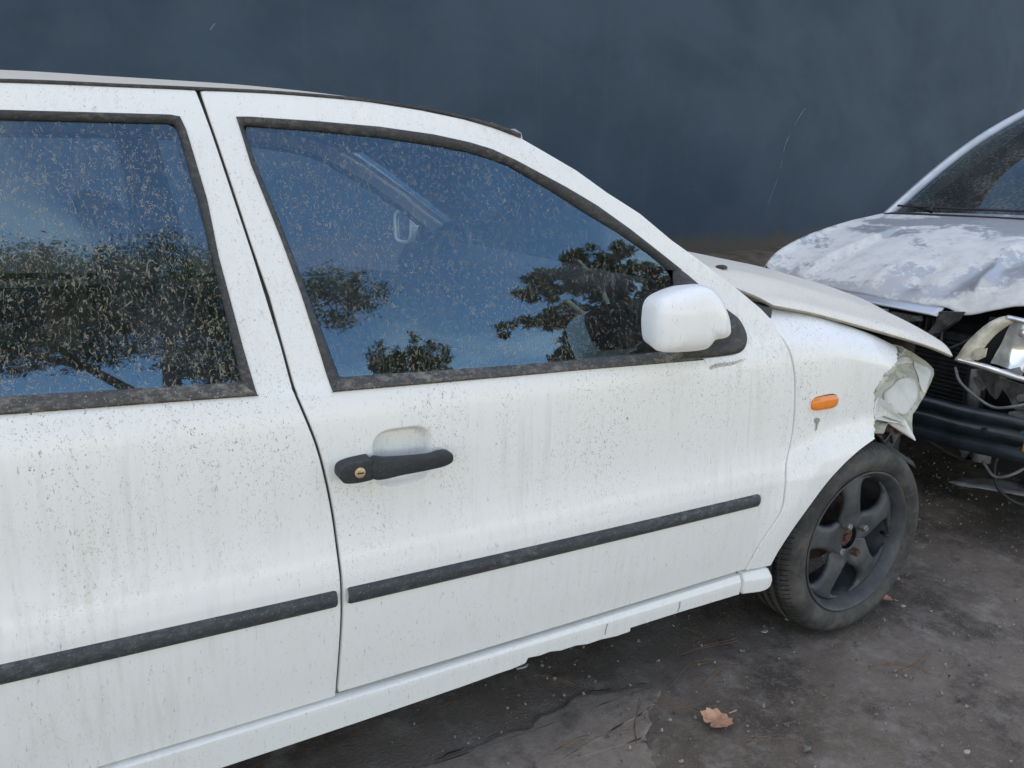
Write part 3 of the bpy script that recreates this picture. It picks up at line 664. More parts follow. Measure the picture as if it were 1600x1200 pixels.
# folded and torn front corner of the wing
tip_edge = [(0.044,.600),(0.075,.620),(0.123,.617),(0.165,.606),(0.188,.566),(0.196,.604),(0.215,.621),(0.258,.634),(0.310,.656),(0.362,.681),(0.400,.702),(0.412,.718),(0.385,.742),(0.335,.770),(0.275,.794),(0.235,.803),(0.206,.807)]
A = resample(TORN[1:], 70); B = resample(tip_edge, 70); V = []
for j, w in enumerate(np.linspace(0, 1, 34)):
    for i in range(70):
        p = (1-w)*A[i]+w*B[i]; x, z = p
        y = float(S(x, z))+0.016+0.030*math.sin(w*3.1)*smooth01((z-.60)/.1)-0.035*w*w*smooth01((.74-z)/.15)+0.05*w*smooth01((z-.70)/.09)
        y += (0.026*vnoise((x, 0, z), 9, 3)+0.008*vnoise((x, 0, z), 25, 6)+.003*vnoise((x, 0, z), 60, 2))*min(1, w*4)*(1-.85*w*w)
        V.append((x, y, z))
flap = mesh_obj('torn_wing_corner', V, grid_faces(34, 70, True), M['torn'], wing); 
sm = flap.modifiers.new('thick', 'SOLIDIFY'); sm.thickness = 0.0025; sm.offset = 1
VF = np.array(V)
def on_flap(x, z):
    d = (VF[:, 0]-x)**2+(VF[:, 2]-z)**2; i = np.argsort(d)[:4]; w = 1/(d[i]+1e-6); return float((VF[i, 1]*w).sum()/w.sum())
for poly in ([(0.123,.733),(0.143,.747),(0.198,.758),(0.274,.763),(0.316,.760),(0.316,.743),(0.246,.746),(0.184,.741),(0.162,.728)], [(0.097,.701),(0.096,.717),(0.127,.727),(0.163,.724),(0.140,.706),(0.110,.690)], [(0.135,.676),(0.176,.696),(0.245,.708),(0.290,.708),(0.301,.684),(0.274,.656),(0.226,.637),(0.177,.626),(0.143,.643)], [(0.318,.710),(0.328,.747),(0.377,.729),(0.395,.714),(0.359,.690),(0.312,.664)]):
    P = closed_curve(poly, 36); c = P.mean(0); W_ = []
    for r_ in (1, .8, .55, .3): W_ += [(q[0], on_flap(*q)-.0035-.004*(1-r_)-(.004 if r_ == 1 else 0)*abs(vnoise((q[0], 0, q[1]), 40, 1)), q[1]) for q in c+(P-c)*r_]
    W_.append((c[0], on_flap(*c)-.007, c[1])); F_ = [(j*36+i, j*36+(i+1) % 36, (j+1)*36+(i+1) % 36, (j+1)*36+i) for j in range(3) for i in range(36)]+[(108+i, 108+(i+1) % 36, 144) for i in range(36)]
    o_ = mesh_obj('peeled_flake', W_, F_, M['flake'], wing); m_ = o_.modifiers.new('t', 'SOLIDIFY'); m_.thickness = .0015
flap['label'] = 'crumpled wing corner with flaked filler'
# white skin still hanging in front of the torn corner
V = []; A = resample([(0.042,.628),(0.036,.655),(0.038,.680),(0.048,.690),(0.066,.684)], 24); B = resample([(0.060,.632),(0.110,.622),(0.150,.606),(0.178,.560),(0.183,.566),(0.146,.622),(0.104,.645),(0.080,.672),(0.070,.682)][::1], 24)
for w in np.linspace(0, 1, 12):
    for i in range(24):
        p = (1-w)*A[i]+w*B[i]; V.append((p[0], float(S(*p))-0.002-0.030*w+0.025*math.sin(w*3.1), p[1]))
sk = mesh_obj('bent_skin', V, grid_faces(12, 24, True), M['paint'], wing); sm = sk.modifiers.new('thick', 'SOLIDIFY'); sm.thickness = 0.0012
# side repeater
k = 60; ol = [(-0.192+.053*np.sign(math.cos(a))*abs(math.cos(a))**.5, .7095+.0195*np.sign(math.sin(a))*abs(math.sin(a))**.75) for a in np.linspace(0, 2*math.pi, k, endpoint=False)]
y0 = float(S(-.19, .71)); V, F = pillow([(a, b) for a, b in ol], y0+.001, 0.004, 3, 4, y0+.01); mesh_obj('repeater_seat', V, F, M['black'], wing)
ol2 = [(-0.192+(a+.192)*.93, .7095+(b-.7095)*.9) for a, b in ol]
V, F = pillow(ol2, y0-.001, 0.012, 3.2, 10, y0+.005); rp = mesh_obj('side_repeater', V, F, M['amber'], wing); rp['label'] = 'orange side indicator lens'
# chipped spots and the smear under the mirror
def stain(pts, mat, off=-0.0015, fn=S, name='paint_chip', parent=None):
    P = closed_curve(pts, 24); c = P.mean(0); V = [(p[0], float(fn(*p))+off, p[1]) for p in P]+[(c[0], float(fn(*c))+off, c[1])]
    mesh_obj(name, V, [(i, (i+1) % 24, 24) for i in range(24)], mat, parent or wing)
M['chip_grey'] = simple('chipped_primer', (0.30, 0.29, 0.25), 0.8, 0, 0.35, 150)
stain([(-0.219,.672),(-0.206,.671),(-0.200,.664),(-0.206,.655),(-0.209,.643),(-0.215,.639),(-0.213,.655),(-0.221,.664)], M['chip_grey'])
stain([(-0.588,.836),(-0.56,.842),(-0.52,.841),(-0.484,.845),(-0.487,.841),(-0.52,.834),(-0.56,.833),(-0.585,.830)], simple('grey_smear', (0.42, 0.40, 0.38), 0.8, 0, 0.4, 200), name='smear', parent=fd)

# bonnet, sprung and buckled
bn_near = smooth_curve([(-0.335,.100,.953),(-0.27,.105,.941),(-0.165,.112,.921),(0.045,.110,.8715),(0.290,.094,.809),(0.445,.104,.762)], 70)
bn_front = smooth_curve([(0.445,.104,.762),(0.475,.15,.785),(0.515,.25,.806),(0.556,.40,.832),(0.612,.60,.864),(0.64,.85,.870),(0.61,1.1,.862),(0.55,1.3,.84),(0.46,1.52,.80)], 50)
bn_far = smooth_curve([(-0.335,1.54,.953),(-0.165,1.53,.921),(0.045,1.53,.8715),(0.290,1.54,.829),(0.46,1.52,.80)], 70)
bn_rear = smooth_curve([(-0.335,.100,.953),(-0.372,.125,.972),(-0.415,.15,.989),(-0.455,.20,1.017),(-0.455,.28,1.038),(-0.43,.38,1.049),(-0.40,.55,1.055),(-0.385,.82,1.057),(-0.40,1.09,1.055),(-0.43,1.26,1.049),(-0.455,1.36,1.038),(-0.455,1.44,1.017),(-0.335,1.54,.953)], 50)
G = coons(bn_near, bn_far, bn_rear, bn_front, 90, 70)
for j in range(70):
    for i in range(90):
        u = i/89; x = G[j, i, 0]; b = math.sin(math.pi*u)
        G[j, i, 2] += 0.012*smooth01(b/.8)*math.sin(math.pi*j/69)+0.004*b*vnoise(G[j, i], 4, 1)
        du = min(u, 1-u); G[j, i, 2] += (0.009*math.exp(-((du-.13)/.03)**2)+0.006*smooth01((du-.0)/.03))*math.sin(math.pi*min(1, .12+.88*j/69))**.7
bon = mesh_obj('bonnet', G.reshape(-1, 3), grid_faces(70, 90, True), M['bonnet_paint'], car)
bon.data.materials.append(simple('bonnet_edge_grime', (0.30, 0.275, 0.24), .7, 0, .2, 20))
m_ = bon.modifiers.new('thick', 'SOLIDIFY'); m_.thickness = 0.008; m_.offset = -1; m_.material_offset_rim = 1; m_.material_offset = 1
V, F = pillow([(-0.405+.018*math.cos(a), 0.0+.008*math.sin(a)) for a in np.linspace(0, 6.283, 24, endpoint=False)], 0, .010, 2.5, 6)
gj = G.reshape(-1, 3); gi = gj[np.argmin((gj[:, 0]+.365)**2+(gj[:, 1]-.25)**2)]
mesh_obj('washer_jet', [(v[0]+0.405+gi[0], gi[1]+v[2]*1.6, gi[2]-v[1]*.9) for v in V], F, M['black'], bon)
# ribbed intake duct seen in the gap, inner wing and engine bay darkness
mb = MB(); mb.tube([(-0.30,.19,.87),(-0.05,.17,.83),(0.08,.165,.800),(0.14,.165,.785)], 0.040, 12); 
for k in range(24):
    t = k/23; x = -0.16+t*0.30; z = .858-t*.072; mb.tube([(x-.0035,.166,z), (x+.0035,.166,z-.001)], 0.052, 14)
mb.build('ribbed_intake_duct', simple('ribbed_black_plastic', (.045, .047, .05), .45), car, True)
MB().box((0.05,.80,.55), (0.86,1.10,.50)).build('engine', M['dark'], car)
MB().box((-0.40,.82,.62), (0.06,1.46,.60)).build('bulkhead', M['dark'], car)
MB().prism([(-0.36,.125,.87),(-0.13,.14,.82),(0.20,.16,.70),(0.30,.17,.66),(0.30,.17,.60),(-0.36,.125,.60)], (0,.02,0)).build('inner_wing', M['dark'], car)
# cowl and wiper
cw = [(-0.50,.13,.992),(-0.44,.112,.975),(-0.385,.102,.958),(-0.34,.098,.944),(-0.36,.16,.955),(-0.41,.30,1.000),(-0.37,.55,1.015),(-0.355,.82,1.018),(-0.37,1.09,1.015),(-0.41,1.34,1.0),(-0.36,1.50,.955),(-0.50,1.51,.992),(-0.46,.82,1.036)]
V = [np.array(p) for p in cw]; V.append(np.mean(V, 0)); nn = len(cw)
mesh_obj('cowl', V+[v-np.array([0, 0, .05]) for v in V], [(i, (i+1) % nn, nn) for i in range(nn)]+[(i, nn+1+i, nn+1+(i+1) % nn, (i+1) % nn) for i in range(nn)], M['black'], car)
MB().tube([(-0.42,.62,1.062),(-0.45,.50,1.072),(-0.46,.40,1.068)], .006, 8).tube([(-0.49,.25,1.060),(-0.46,.45,1.075),(-0.44,.80,1.078)], .005, 6).build('wiper', M['black'], car)

# bits hanging below the torn wing
MB().prism([(0.03,.06,.585),(0.10,.07,.600),(0.17,.09,.575),(0.19,.10,.545),(0.12,.09,.535),(0.07,.07,.55)], (0.0,.05,.0)).build('splash_bracket', M['dark'], car)
V = [(0.10+.18*t, .055+.03*math.sin(3*t)+o, .565-.115*t+h) for t in np.linspace(0, 1, 12) for o, h in ((0, 0), (.012, .016), (.045, .02))]
g_ = mesh_obj('liner_flap', V, grid_faces(12, 3), M['black'], car); s_ = g_.modifiers.new('t', 'SOLIDIFY'); s_.thickness = .004
MB().tube([(0.10,.09,.60),(0.15,.085,.585),(0.18,.085,.560)], [.014,.011,.006], 8).build('bent_stay', M['rust'], car, True)
MB().prism([(0.20,.10,.60),(0.26,.09,.628),(0.34,.13,.585),(0.30,.12,.578),(0.24,.10,.585)], (.0,.03,.01)).prism([(0.19,.09,.60),(0.23,.085,.60),(0.24,.10,.54),(0.22,.11,.48),(0.19,.10,.52)], (.0,.025,.0)).build('bumper_bracket', M['grime'], car)
MB().tube(smooth_curve([(0.05,.09,.61),(0.09,.06,.575),(0.13,.07,.55),(0.17,.08,.565),(0.20,.09,.53)], 20), .005, 6).build('loose_wire', M['black'], car, True)
MB().prism([(0.10,.075,.625),(0.15,.065,.612),(0.17,.07,.585),(0.13,.075,.578)], (.0,.012,.0)).build('bent_plate', M['rust'], car)
MB().tube([(0.225,.08,.575),(0.228,.13,.575)], .022, 12).build('fog_lamp_stub', M['rust'], car, True)

# roof with drip strips
drip = smooth_curve([(-2.45,1.235),(-2.30,1.290),(-2.10,1.333),(-1.892,1.3505),(-1.717,1.357),(-1.620,1.3605),(-1.482,1.3645),(-1.331,1.3635),(-1.210,1.356),(-1.125,1.345),(-1.059,1.332),(-1.002,1.316)], 120)
for mir in (False, True):
    V = []; sec = [(.004,-.0032),(-.0025,-.0035),(-.0035,0),(-.0025,.0030),(.004,.0038),(.010,.003)]
    for x, z in drip:
        k = 1+0.7*smooth01((x+1.14)/.1); 
        for o, h in sec: V.append((x, float(S(x, z))+o*k, z+h*k*.85))
    V = np.array(V); F = grid_faces(len(drip), len(sec), True)+[tuple(range(len(V)-len(sec), len(V)))]
    if mir: V[:, 1] = WIDTH-V[:, 1]
    mesh_obj('drip_strip', V, F, M['trim'], car)
near = np.array([(x, float(S(x, z))+.010, z+.001) for x, z in drip]); far = near.copy(); far[:, 1] = WIDTH-far[:, 1]
cr_f = smooth_curve([near[-1], (-1.0,.5,1.334), (-1.01,.82,1.338), (-1.0,1.14,1.334), far[-1]], 40); cr_r = smooth_curve([near[0], (-2.47,.5,1.275), (-2.48,.82,1.285), (-2.47,1.14,1.275), far[0]], 40)
G = coons(near, far, cr_r, cr_f, 40, 120)
for j in range(120):
    for i in range(40):
        u = i/39; G[j, i, 2] += 0.011*math.sin(math.pi*u)**0.7*math.sin(math.pi*min(1, .06+.94*j/119))**.5*1.0
mesh_obj('roof', G.reshape(-1, 3), grid_faces(120, 40), M['paint_dusty'], car)
G2 = G.copy(); G2[..., 2] -= 0.03; G2 = G2[:, 3:-3]; mesh_obj('headliner', G2.reshape(-1, 3), grid_faces(120, G2.shape[1]), M['headliner'], car)

# windscreen with fracture lines, A pillars
def wsc(u, v):      # u across (0 near .. 1 far), v up
    k = (2*u-1)**2; x = -0.41-0.58*v-.07*k*(1-.5*v); hw = 0.66-0.12*v; y = 0.82+(u-.5)*2*hw; z = 1.045-.05*k*(1-v)+.285*v+.012*math.sin(v*3.1); return (x, y, z)
V = [wsc(i/20, j/14) for j in range(15) for i in range(21)]
ws = mesh_obj('windscreen', V, face_to(V, grid_faces(15, 21), (.5, 0, .9)), M['glass_far'], car)
M['crack'] = simple('glass_fracture', (0.75, 0.80, 0.82), 0.4, 0, 0.1, 50)
mb = MB(); r2 = random.Random(3)
for k in range(16):
    u, v = 0.93+r2.uniform(-.04, .02), 0.55+r2.uniform(-.25, .3); a = r2.uniform(-.5, .2)
    L = r2.uniform(.10, .42); pts = [Vector(wsc(u-L*t, v-L*t*math.tan(.5+a*.3)*.9))+Vector((.002, 0, .003)) for t in np.linspace(0, 1, 6)]
    mb.tube(pts, 0.0006+.0005*r2.random(), 4)
mb.build('fracture_lines', M['crack'], ws)
for u in (0.022, 0.978):
    P = [wsc(u, v) for v in np.linspace(.02, 1.0, 20)] if u < .5 else [tuple(p) for p in smooth_curve([(-0.32,1.47,.990),(-0.45,1.455,1.075),(-0.66,1.42,1.215),(-0.84,1.385,1.305),(-1.0,1.36,1.335)], 20)]; MB().tube(P, [.030-.014*t for t in np.linspace(0, 1, 20)], 10).build('screen_pillar', simple('grey_pillar_trim', (0.15, 0.155, 0.16), .8), car, True)
MB().tube([wsc(u, .93) for u in np.linspace(-.02, 1.02, 16)], .022, 8).build('screen_header', M['headliner'], car, True)

# outer skins joining the door frames to the screens
for mir in (False, True):
    A = resample([(x, float(S(x, z))+.012, z-.004) for x, z in OUT_F[13:21]], 30); B = np.array([wsc(.02, v) for v in np.linspace(1, 0, 30)])-np.array([0, 0, .012])
    V = np.vstack([A, (A+B)/2, B]); 
    if mir: V[:, 1] = WIDTH-V[:, 1]
    mesh_obj('screen_pillar_skin', V, grid_faces(3, 30), M['paint'], car).modifiers.new('t', 'SOLIDIFY').thickness = .002
    A = resample([(x, float(S(x, z))+.012, z) for x, z in ((-2.30,1.275),(-2.36,1.24),(-2.44,1.14),(-2.465,1.0),(-2.46,.90),(-2.65,.91),(-2.86,.905))], 40); B = resample([(-2.47,.27,1.272),(-2.60,.25,1.16),(-2.75,.22,1.03),(-2.87,.19,.935)], 40)
    V = np.vstack([A, (A+B)/2+np.array([0, -.02, .01]), B])
    if mir: V[:, 1] = WIDTH-V[:, 1]
    mesh_obj('rear_pillar_skin', V, grid_faces(3, 40), M['paint'], car)
# rear quarter, boot and tail (outside the picture to the left)
for mir in (False, True):
    ra = smooth_curve([(-2.035,.285),(-2.07,.40),(-2.15,.52),(-2.28,.60),(-2.41,.625),(-2.54,.60),(-2.67,.52),(-2.75,.40),(-2.785,.285)], 60)
    topq = smooth_curve([(-2.44,.885),(-2.6,.91),(-2.9,.90),(-3.25,.87)], 60)
    up = resample([(-2.06,.46),(-2.14,.545),(-2.26,.62),(-2.375,.69),(-2.438,.79),(-2.448,.885)], 40)
    G = coons(up, [(-3.28,.30),(-3.30,.60),(-3.25,.87)], [p for p in ra if p[0] < -2.1]+[(-2.785,.285),(-3.28,.30)], topq, 70, 40)
    side_patch('rear_quarter', G, M['paint'], car, S, 0, mir, 0.01)
bt = coons([(-2.86,.12,.93),(-3.25,.10,.90)], [(-2.86,1.52,.93),(-3.25,1.54,.90)], smooth_curve([(-2.86,.12,.93),(-2.88,.82,.965),(-2.86,1.52,.93)], 30), smooth_curve([(-3.25,.10,.90),(-3.29,.82,.93),(-3.25,1.54,.90)], 30), 30, 10)
mesh_obj('boot_lid', bt.reshape(-1, 3), grid_faces(10, 30), M['paint_dusty'], car)
tl = coons([(-3.25,.10,.90),(-3.32,.10,.5),(-3.28,.12,.28)], [(-3.25,1.54,.90),(-3.32,1.54,.5),(-3.28,1.52,.28)], smooth_curve([(-3.25,.10,.90),(-3.29,.82,.93),(-3.25,1.54,.90)], 24), smooth_curve([(-3.28,.12,.28),(-3.34,.82,.28),(-3.28,1.52,.28)], 24), 24, 10)
mesh_obj('tail_panel', tl.reshape(-1, 3), grid_faces(10, 24), M['paint'], car)
rw = [(x, y, z) for (x, z, hw) in ((-2.48,1.27,.53),(-2.86,.94,.62)) for y in np.linspace(.82-hw, .82+hw, 9)]
mesh_obj('rear_screen', rw, face_to(rw, grid_faces(2, 9), (-.6, 0, .8)), M['glass_far'], car)

# interior
MB().box((-1.65,.82,.235), (2.6,1.40,.07)).build('floor_pan', M['dark'], car)
for mir in (False, True):
    for x0, x1 in ((-1.42,-0.50), (-2.2,-1.55)):
        y = .085 if not mir else WIDTH-.085
        MB().box(((x0+x1)/2, y, .58), (x1-x0, .03, .56)).build('door_card', M['dash'], car)
ry = lambda a: [[math.cos(a), 0, math.sin(a)], [0, 1, 0], [-math.sin(a), 0, math.cos(a)]]
for y in (.46, 1.18):
    seat = bevel(MB().box((-1.28,y,.44), (.52,.48,.16)).build('seat', M['seat'], car), .05)
    bevel(MB().box((-1.60,y,.74), (.13,.46,.56), ry(rad(-20))).build('backrest', M['seat'], seat), .05)
    bevel(MB().box((-1.735,y,1.085), (.08,.26,.15), ry(rad(-14))).build('headrest', M['seat'], seat), .035)
    for dy in (-.06, .06): MB().tube([(-1.70,y+dy,.98),(-1.725,y+dy,1.06)], .006, 6).build('headrest_post', M['bolt'], seat)
rs = bevel(MB().box((-2.10,.82,.45), (.48,1.26,.18)).build('rear_seat', M['seat'], car), .05)
bevel(MB().box((-2.38,.82,.72), (.14,1.26,.55), ry(rad(-22))).build('rear_backrest', M['seat'], rs), .05)
MB().box((-2.66,.82,.93), (.42,1.24,.02)).build('parcel_shelf', M['dash'], car)
bevel(MB().prism([(-0.50,.14,.985),(-0.62,.14,1.010),(-0.72,.14,.985),(-0.76,.14,.92),(-0.70,.14,.66),(-0.46,.14,.60)], (0,1.36,0)).build('dashboard', M['dash'], car), .02)
sw = MB(); cc = Vector((-0.735,1.20,.905)); ax = Vector((-.90, 0, .436)); e1 = Vector((0,1,0)); e2 = ax.cross(e1).normalized()
sw.tube([cc+.185*(math.cos(a)*e1+math.sin(a)*e2) for a in np.linspace(0, 2*math.pi, 41)], .014, 10, False)
for a in (0.2, math.pi-.2, 1.5*math.pi): sw.tube([cc, cc+.185*(math.cos(a)*e1+math.sin(a)*e2)], [.03, .016], 8)
sw.tube([cc-.25*ax, cc+.03*ax], [.04, .06], 14); sw.build('steering_wheel', M['black'], car, True)
bevel(MB().box((-0.90,.82,1.275), (.03,.22,.065)).build('rear_view_mirror', M['black'], car), .02)

# door mirrors: the near one is folded in against the window
mo = closed_curve([(-0.858,.975),(-0.853,1.006),(-0.826,1.024),(-0.760,1.039),(-0.716,1.036),(-0.681,1.016),(-0.655,.984),(-0.643,.962),(-0.638,.938),(-0.652,.928),(-0.688,.925),(-0.703,.913),(-0.726,.906),(-0.818,.908),(-0.845,.917),(-0.855,.945)], 90)
mo[:, 0] = mo[:, 0].mean()+(mo[:, 0]-mo[:, 0].mean())*.88+.004; V, F = pillow(mo, -0.056, 0.050, 3.0, 18, -0.012, .88)
dm = mesh_obj('door_mirror', V, F, M['mirror_paint'], car); dm['label'] = 'white door mirror folded in'
mesh_obj('mirror_glass', [(p[0], -0.011, p[1]) for p in mo.mean(0)+(mo-mo.mean(0))*.86]+[(mo[:, 0].mean(), -.011, mo[:, 1].mean())], [(i, (i+1) % 90, 90) for i in range(90)], M['black'], dm)
c_m = mo.mean(0); V = [(q[0], y, q[1]) for y, k in ((-.014, .80), (-.004, .84), (-.004, .76)) for q in c_m+(mo-c_m)*k]
mesh_obj('mirror_dark_ring', V, grid_faces(3, 90)+[(j*90+89, j*90, (j+1)*90, (j+1)*90+89) for j in range(2)], M['black'], dm)  # black ring added behind the housing to dim its white reflection in the glass
bevel(MB().prism([(-0.70,-.03,.925),(-0.60,-.005,.935),(-0.52,.03,.925),(-0.53,.035,.885),(-0.62,.01,.875),(-0.71,-.02,.895)], (0,.05,0)).build('mirror_foot', M['trim'], car), .008)
om = closed_curve([(-0.575,1.085),(-0.50,1.092),(-0.455,1.075),(-0.455,1.0),(-0.47,.965),(-0.54,.962),(-0.58,.985),(-0.588,1.04)], 60)
# far mirror stands out, glass facing back
V = []
for o, s in ((-.002, .80), (-.010, .90), (0, 1.0), (.04, 1.02), (.08, .85), (.10, .4)):
    for q_ in om: p = om.mean(0)+(q_-om.mean(0))*s; V.append((-.63+o, 1.64+(p[0]+.588)*1.35, p[1]))
fm = mesh_obj('door_mirror', V, grid_faces(6, 60)+[(j*60+59, j*60, (j+1)*60, (j+1)*60+59) for j in range(5)], M['mirror_paint'], car)
MIR = NT('mirror_glass'); MIRM = MIR.done(MIR.bsdf((.8, .82, .84), 0.03, 1.0))
mesh_obj('mirror_glass', [(-.628, 1.64+(p[0]+.588)*1.35, p[1]) for p in (om.mean(0)+(om-om.mean(0))*.84)], [tuple(range(60))], MIRM, fm)

# wheels
def make_wheel(cx, cy, cz, steer=0.0, side=1):
    """axis along y; outer face towards -y (side=1) or +y (side=-1)"""
    ca, sa = math.cos(steer), math.sin(steer)
    def W(r, a, y):
        lx = r*math.cos(a); ly = y*side; return (cx+lx*ca-ly*sa, cy+lx*sa+ly*ca, cz+r*math.sin(a))
    n = 120; RT = 0.283
    sec = [(.196,.020),(.203,.010),(.213,.001),(.228,-.006),(.245,-.007),(.258,-.002),(.268,.008),(.2765,.020),(.2815,.034),(.2825,.050),(.2775,.052),(.2775,.058),(.2835,.060),(.2845,.082),(.279,.084),(.279,.091),(.2845,.093),(.2845,.115),(.279,.117),(.279,.124),(.2835,.126),(.2825,.150),(.277,.164),(.262,.178),(.24,.186),(.21,.178),(.196,.165)]
    V = []
    for i in range(n):
        a = 2*math.pi*i/n
        for r, y in sec:
            rr = r
            zz = rr*math.sin(a)
            p = list(W(rr, a, y))
            if p[2] < 0.004: 
                d = 0.004-p[2]; p[2] = 0.004; p[1] -= side*(0.25*d if y < .09 else -.25*d)     # squashed flat on the ground
            V.append(p)
    m = len(sec); F = [((i*m+j), ((i+1) % n)*m+j, ((i+1) % n)*m+j+1, i*m+j+1) for i in range(n) for j in range(m-1)]
    if side < 0: F = [f[::-1] for f in F]
    wheel = empty_part('wheel', car)
    ty = mesh_obj('tyre', V, F, M['tyre'], wheel)
    # tread sipes on the shoulder
    mb = MB()
    for i in range(110):
        a = 2*math.pi*i/110
        prof_r = lambda y: float(np.interp(y, [q[1] for q in sec[5:-3]], [q[0] for q in sec[5:-3]]))
        for ya, yb in ((.008, .030), (.034, .050), (.062, .080), (.095, .113), (.128, .160)):
            ys = np.linspace(ya, yb, 6); wv = .0075 if i % 2 else .0055
            for y0, y1 in zip(ys[:-1], ys[1:]):
                o0, o1 = (y0-.03)*.6, (y1-.03)*.6
                P = [W(prof_r(y0)+.0007, a+o0-wv, y0), W(prof_r(y0)+.0007, a+o0+wv, y0), W(prof_r(y1)+.0007, a+o1+wv, y1), W(prof_r(y1)+.0007, a+o1-wv, y1)]
                if min(p[2] for p in P) > .012: mb.add(P, [(0, 1, 2, 3)])
    sp_ = mb.build('tread_sipes', M['dark'], wheel); sp_['kind'] = 'stuff'
    # rim barrel and lip
    sec = [(.199,.014),(.2065,.006),(.2075,.002),(.204,.000),(.200,.004),(.1955,.012),(.190,.020),(.187,.034),(.184,.040),(.183,.070),(.178,.100),(.176,.16)]
    m = len(sec); V = [W(r, 2*math.pi*i/n, y) for i in range(n) for r, y in sec]
    F = [((i*m+j), i*m+j+1, ((i+1) % n)*m+j+1, ((i+1) % n)*m+j) for i in range(n) for j in range(m-1)]
    if side > 0: F = [f[::-1] for f in F]
    mesh_obj('rim', V, F, M['rim'], wheel)
    # five-spoke face
    rr = [.034,.040,.050,.060,.070,.080,.090,.100,.112,.124,.136,.148,.160,.170,.178,.185]
    wd = [36,36,36,36,36,34,26.5,21,17.3,15.2,14.1,13.9,14.8,17,22,31]
    V = []; F = []; K = 15
    for s in range(5):
        k0 = len(V); a0 = rad(96+72*s)
        for r, w in zip(rr, wd):
            dish = np.interp(r, [.03,.062,.075,.10,.14,.185], [.036,.036,.033,.027,.028,.036]); op = smooth01((r-.070)/.015)*smooth01((.190-r)/.012)
            for j in range(K):
                t = 2*j/(K-1)-1; V.append(W(r, a0+rad(w)*t, dish+op*0.012*abs(t)**7-.003*op*(1-t*t)))
        F += grid_faces(len(rr), K, side > 0, k0)
    sp = mesh_obj('spokes', V, F, M['rim'], wheel); s_ = sp.modifiers.new('t', 'SOLIDIFY'); s_.thickness = .004; s_.offset = 0
    # hub and bolts
    def disc(r0, y0, y1, a=0, R=0, k=6):
        c = np.array(W(R, a, 0)); ring = lambda r, y: [tuple(np.array(W(R, a, y))+np.array([r*math.cos(b)*ca, r*math.cos(b)*sa, r*math.sin(b)])) for b in np.linspace(0, 2*math.pi, k, endpoint=False)]
        v = ring(r0, y1)+ring(r0, y0)+ring(r0*.8, y0-.003); f = [(i, (i+1) % k, k+(i+1) % k, k+i) for i in range(k)]+[(k+i, k+(i+1) % k, 2*k+(i+1) % k, 2*k+i) for i in range(k)]+[tuple(range(2*k, 3*k))]
        return MB().add(v, f)
    disc(.030, .046, .10, k=24).build('hub', M['rust'], wheel); disc(.012, .036, .08, k=12).build('hub_nut', M['rust'], wheel)
    for q_ in range(4):
        disc(.0105, .016, .045, rad(30+90*q_), .052, 6).build('wheel_bolt', M['bolt'] if q_ != 3 else M['rust'], wheel)
    disc(.105, .128, .14, k=40).build('brake_disc', M['brake'], wheel)
    MB().tube([W(.172, rad(-8), .050), W(.160, rad(-8), .020)], .005, 8).build('valve', M['black'], wheel, True)
    return wheel
def empty_part(name, parent):
    o = bpy.data.objects.new(name, None); col.objects.link(o); o.parent = parent; o.empty_display_size = .1; BASE[o.name] = BASE[parent.name]; return o
make_wheel(WX, 0.028, 0.280, rad(0.5), 1)
make_wheel(WX, WIDTH-.028, 0.280, 0, -1)
make_wheel(RWX, 0.050, 0.280, 0, 1)
make_wheel(RWX, WIDTH-.05, 0.280, 0, -1)
# wheel wells
for cx in (WX, RWX):
    for mir in (0, 1):
        V = []
        for a in np.linspace(rad(75 if cx == WX and not mir else -8), rad(188), 30):
            for y in (.045, .10, .30): V.append((cx+.335*math.cos(a), y if not mir else WIDTH-y, .275+.32*math.sin(a)))
        mesh_obj('wheel_well', V+[(cx, .30 if not mir else WIDTH-.30, .27)], grid_faces(30, 3)+[(i*3+2, (i+1)*3+2, 90) for i in range(29)], M['liner'], car)
MB().box((-1.2,.82,.22), (1.7,1.40,.10)).build('underbody', M['dark'], car)
scratch([(4.32,1.91),(4.23,1.79),(4.12,1.59),(4.08,1.33),(3.98,1.04)], 0.005)
scratch([(4.30,1.90),(4.19,1.74),(4.13,1.60)], 0.003)
scratch([(3.07,1.16),(3.10,1.165),(3.14,1.16)], 0.006)
scratch([(-0.87,2.02),(-0.85,2.05),(-0.84,2.06)], 0.010)

# ------------------------------------------------------------------ THE SILVER CAR (nose to nose with the white one)
SO = np.array([0.85, 0.62]); SH = np.array([-.996, -.087]); SL = np.array([.087, -.996])
def sc(a, s, z): p = SO-a*SH+s*SL; return (p[0], p[1], z)
base = sc(1.9, 0, 0)
scar = empty('silver_car', base)
tag(scar, 'smashed silver car with peeling buckled bonnet and no front bumper', 'car')
def sgrid(G, name, mat, thick=0, flip=False, parent=None):
    nv, nu = G.shape[:2]; V = [sc(*p) for p in G.reshape(-1, 3)]
    o = mesh_obj(name, V, grid_faces(nv, nu, flip), mat, parent or scar)
    if thick: m = o.modifiers.new('t', 'SOLIDIFY'); m.thickness = thick; m.offset = 0
    return o
b_right = smooth_curve([(.255,-.775,.872),(.32,-.780,.920),(.449,-.782,.972),(.637,-.780,1.022),(.837,-.775,1.062),(1.008,-.765,1.088),(1.15,-.745,1.112)], 70)
b_left = b_right.copy(); b_left[:, 1] = .78; b_left[:8, 2] -= .01
b_front = smooth_curve([(.255,-.775,.872),(.25,-.715,.835),(.25,-.55,.817),(.25,-.38,.806),(.25,-.174,.798),(.25,-.025,.797),(.25,.087,.803),(.245,.163,.786),(.25,.271,.824),(.26,.353,.848),(.27,.55,.86),(.27,.78,.862)], 120)
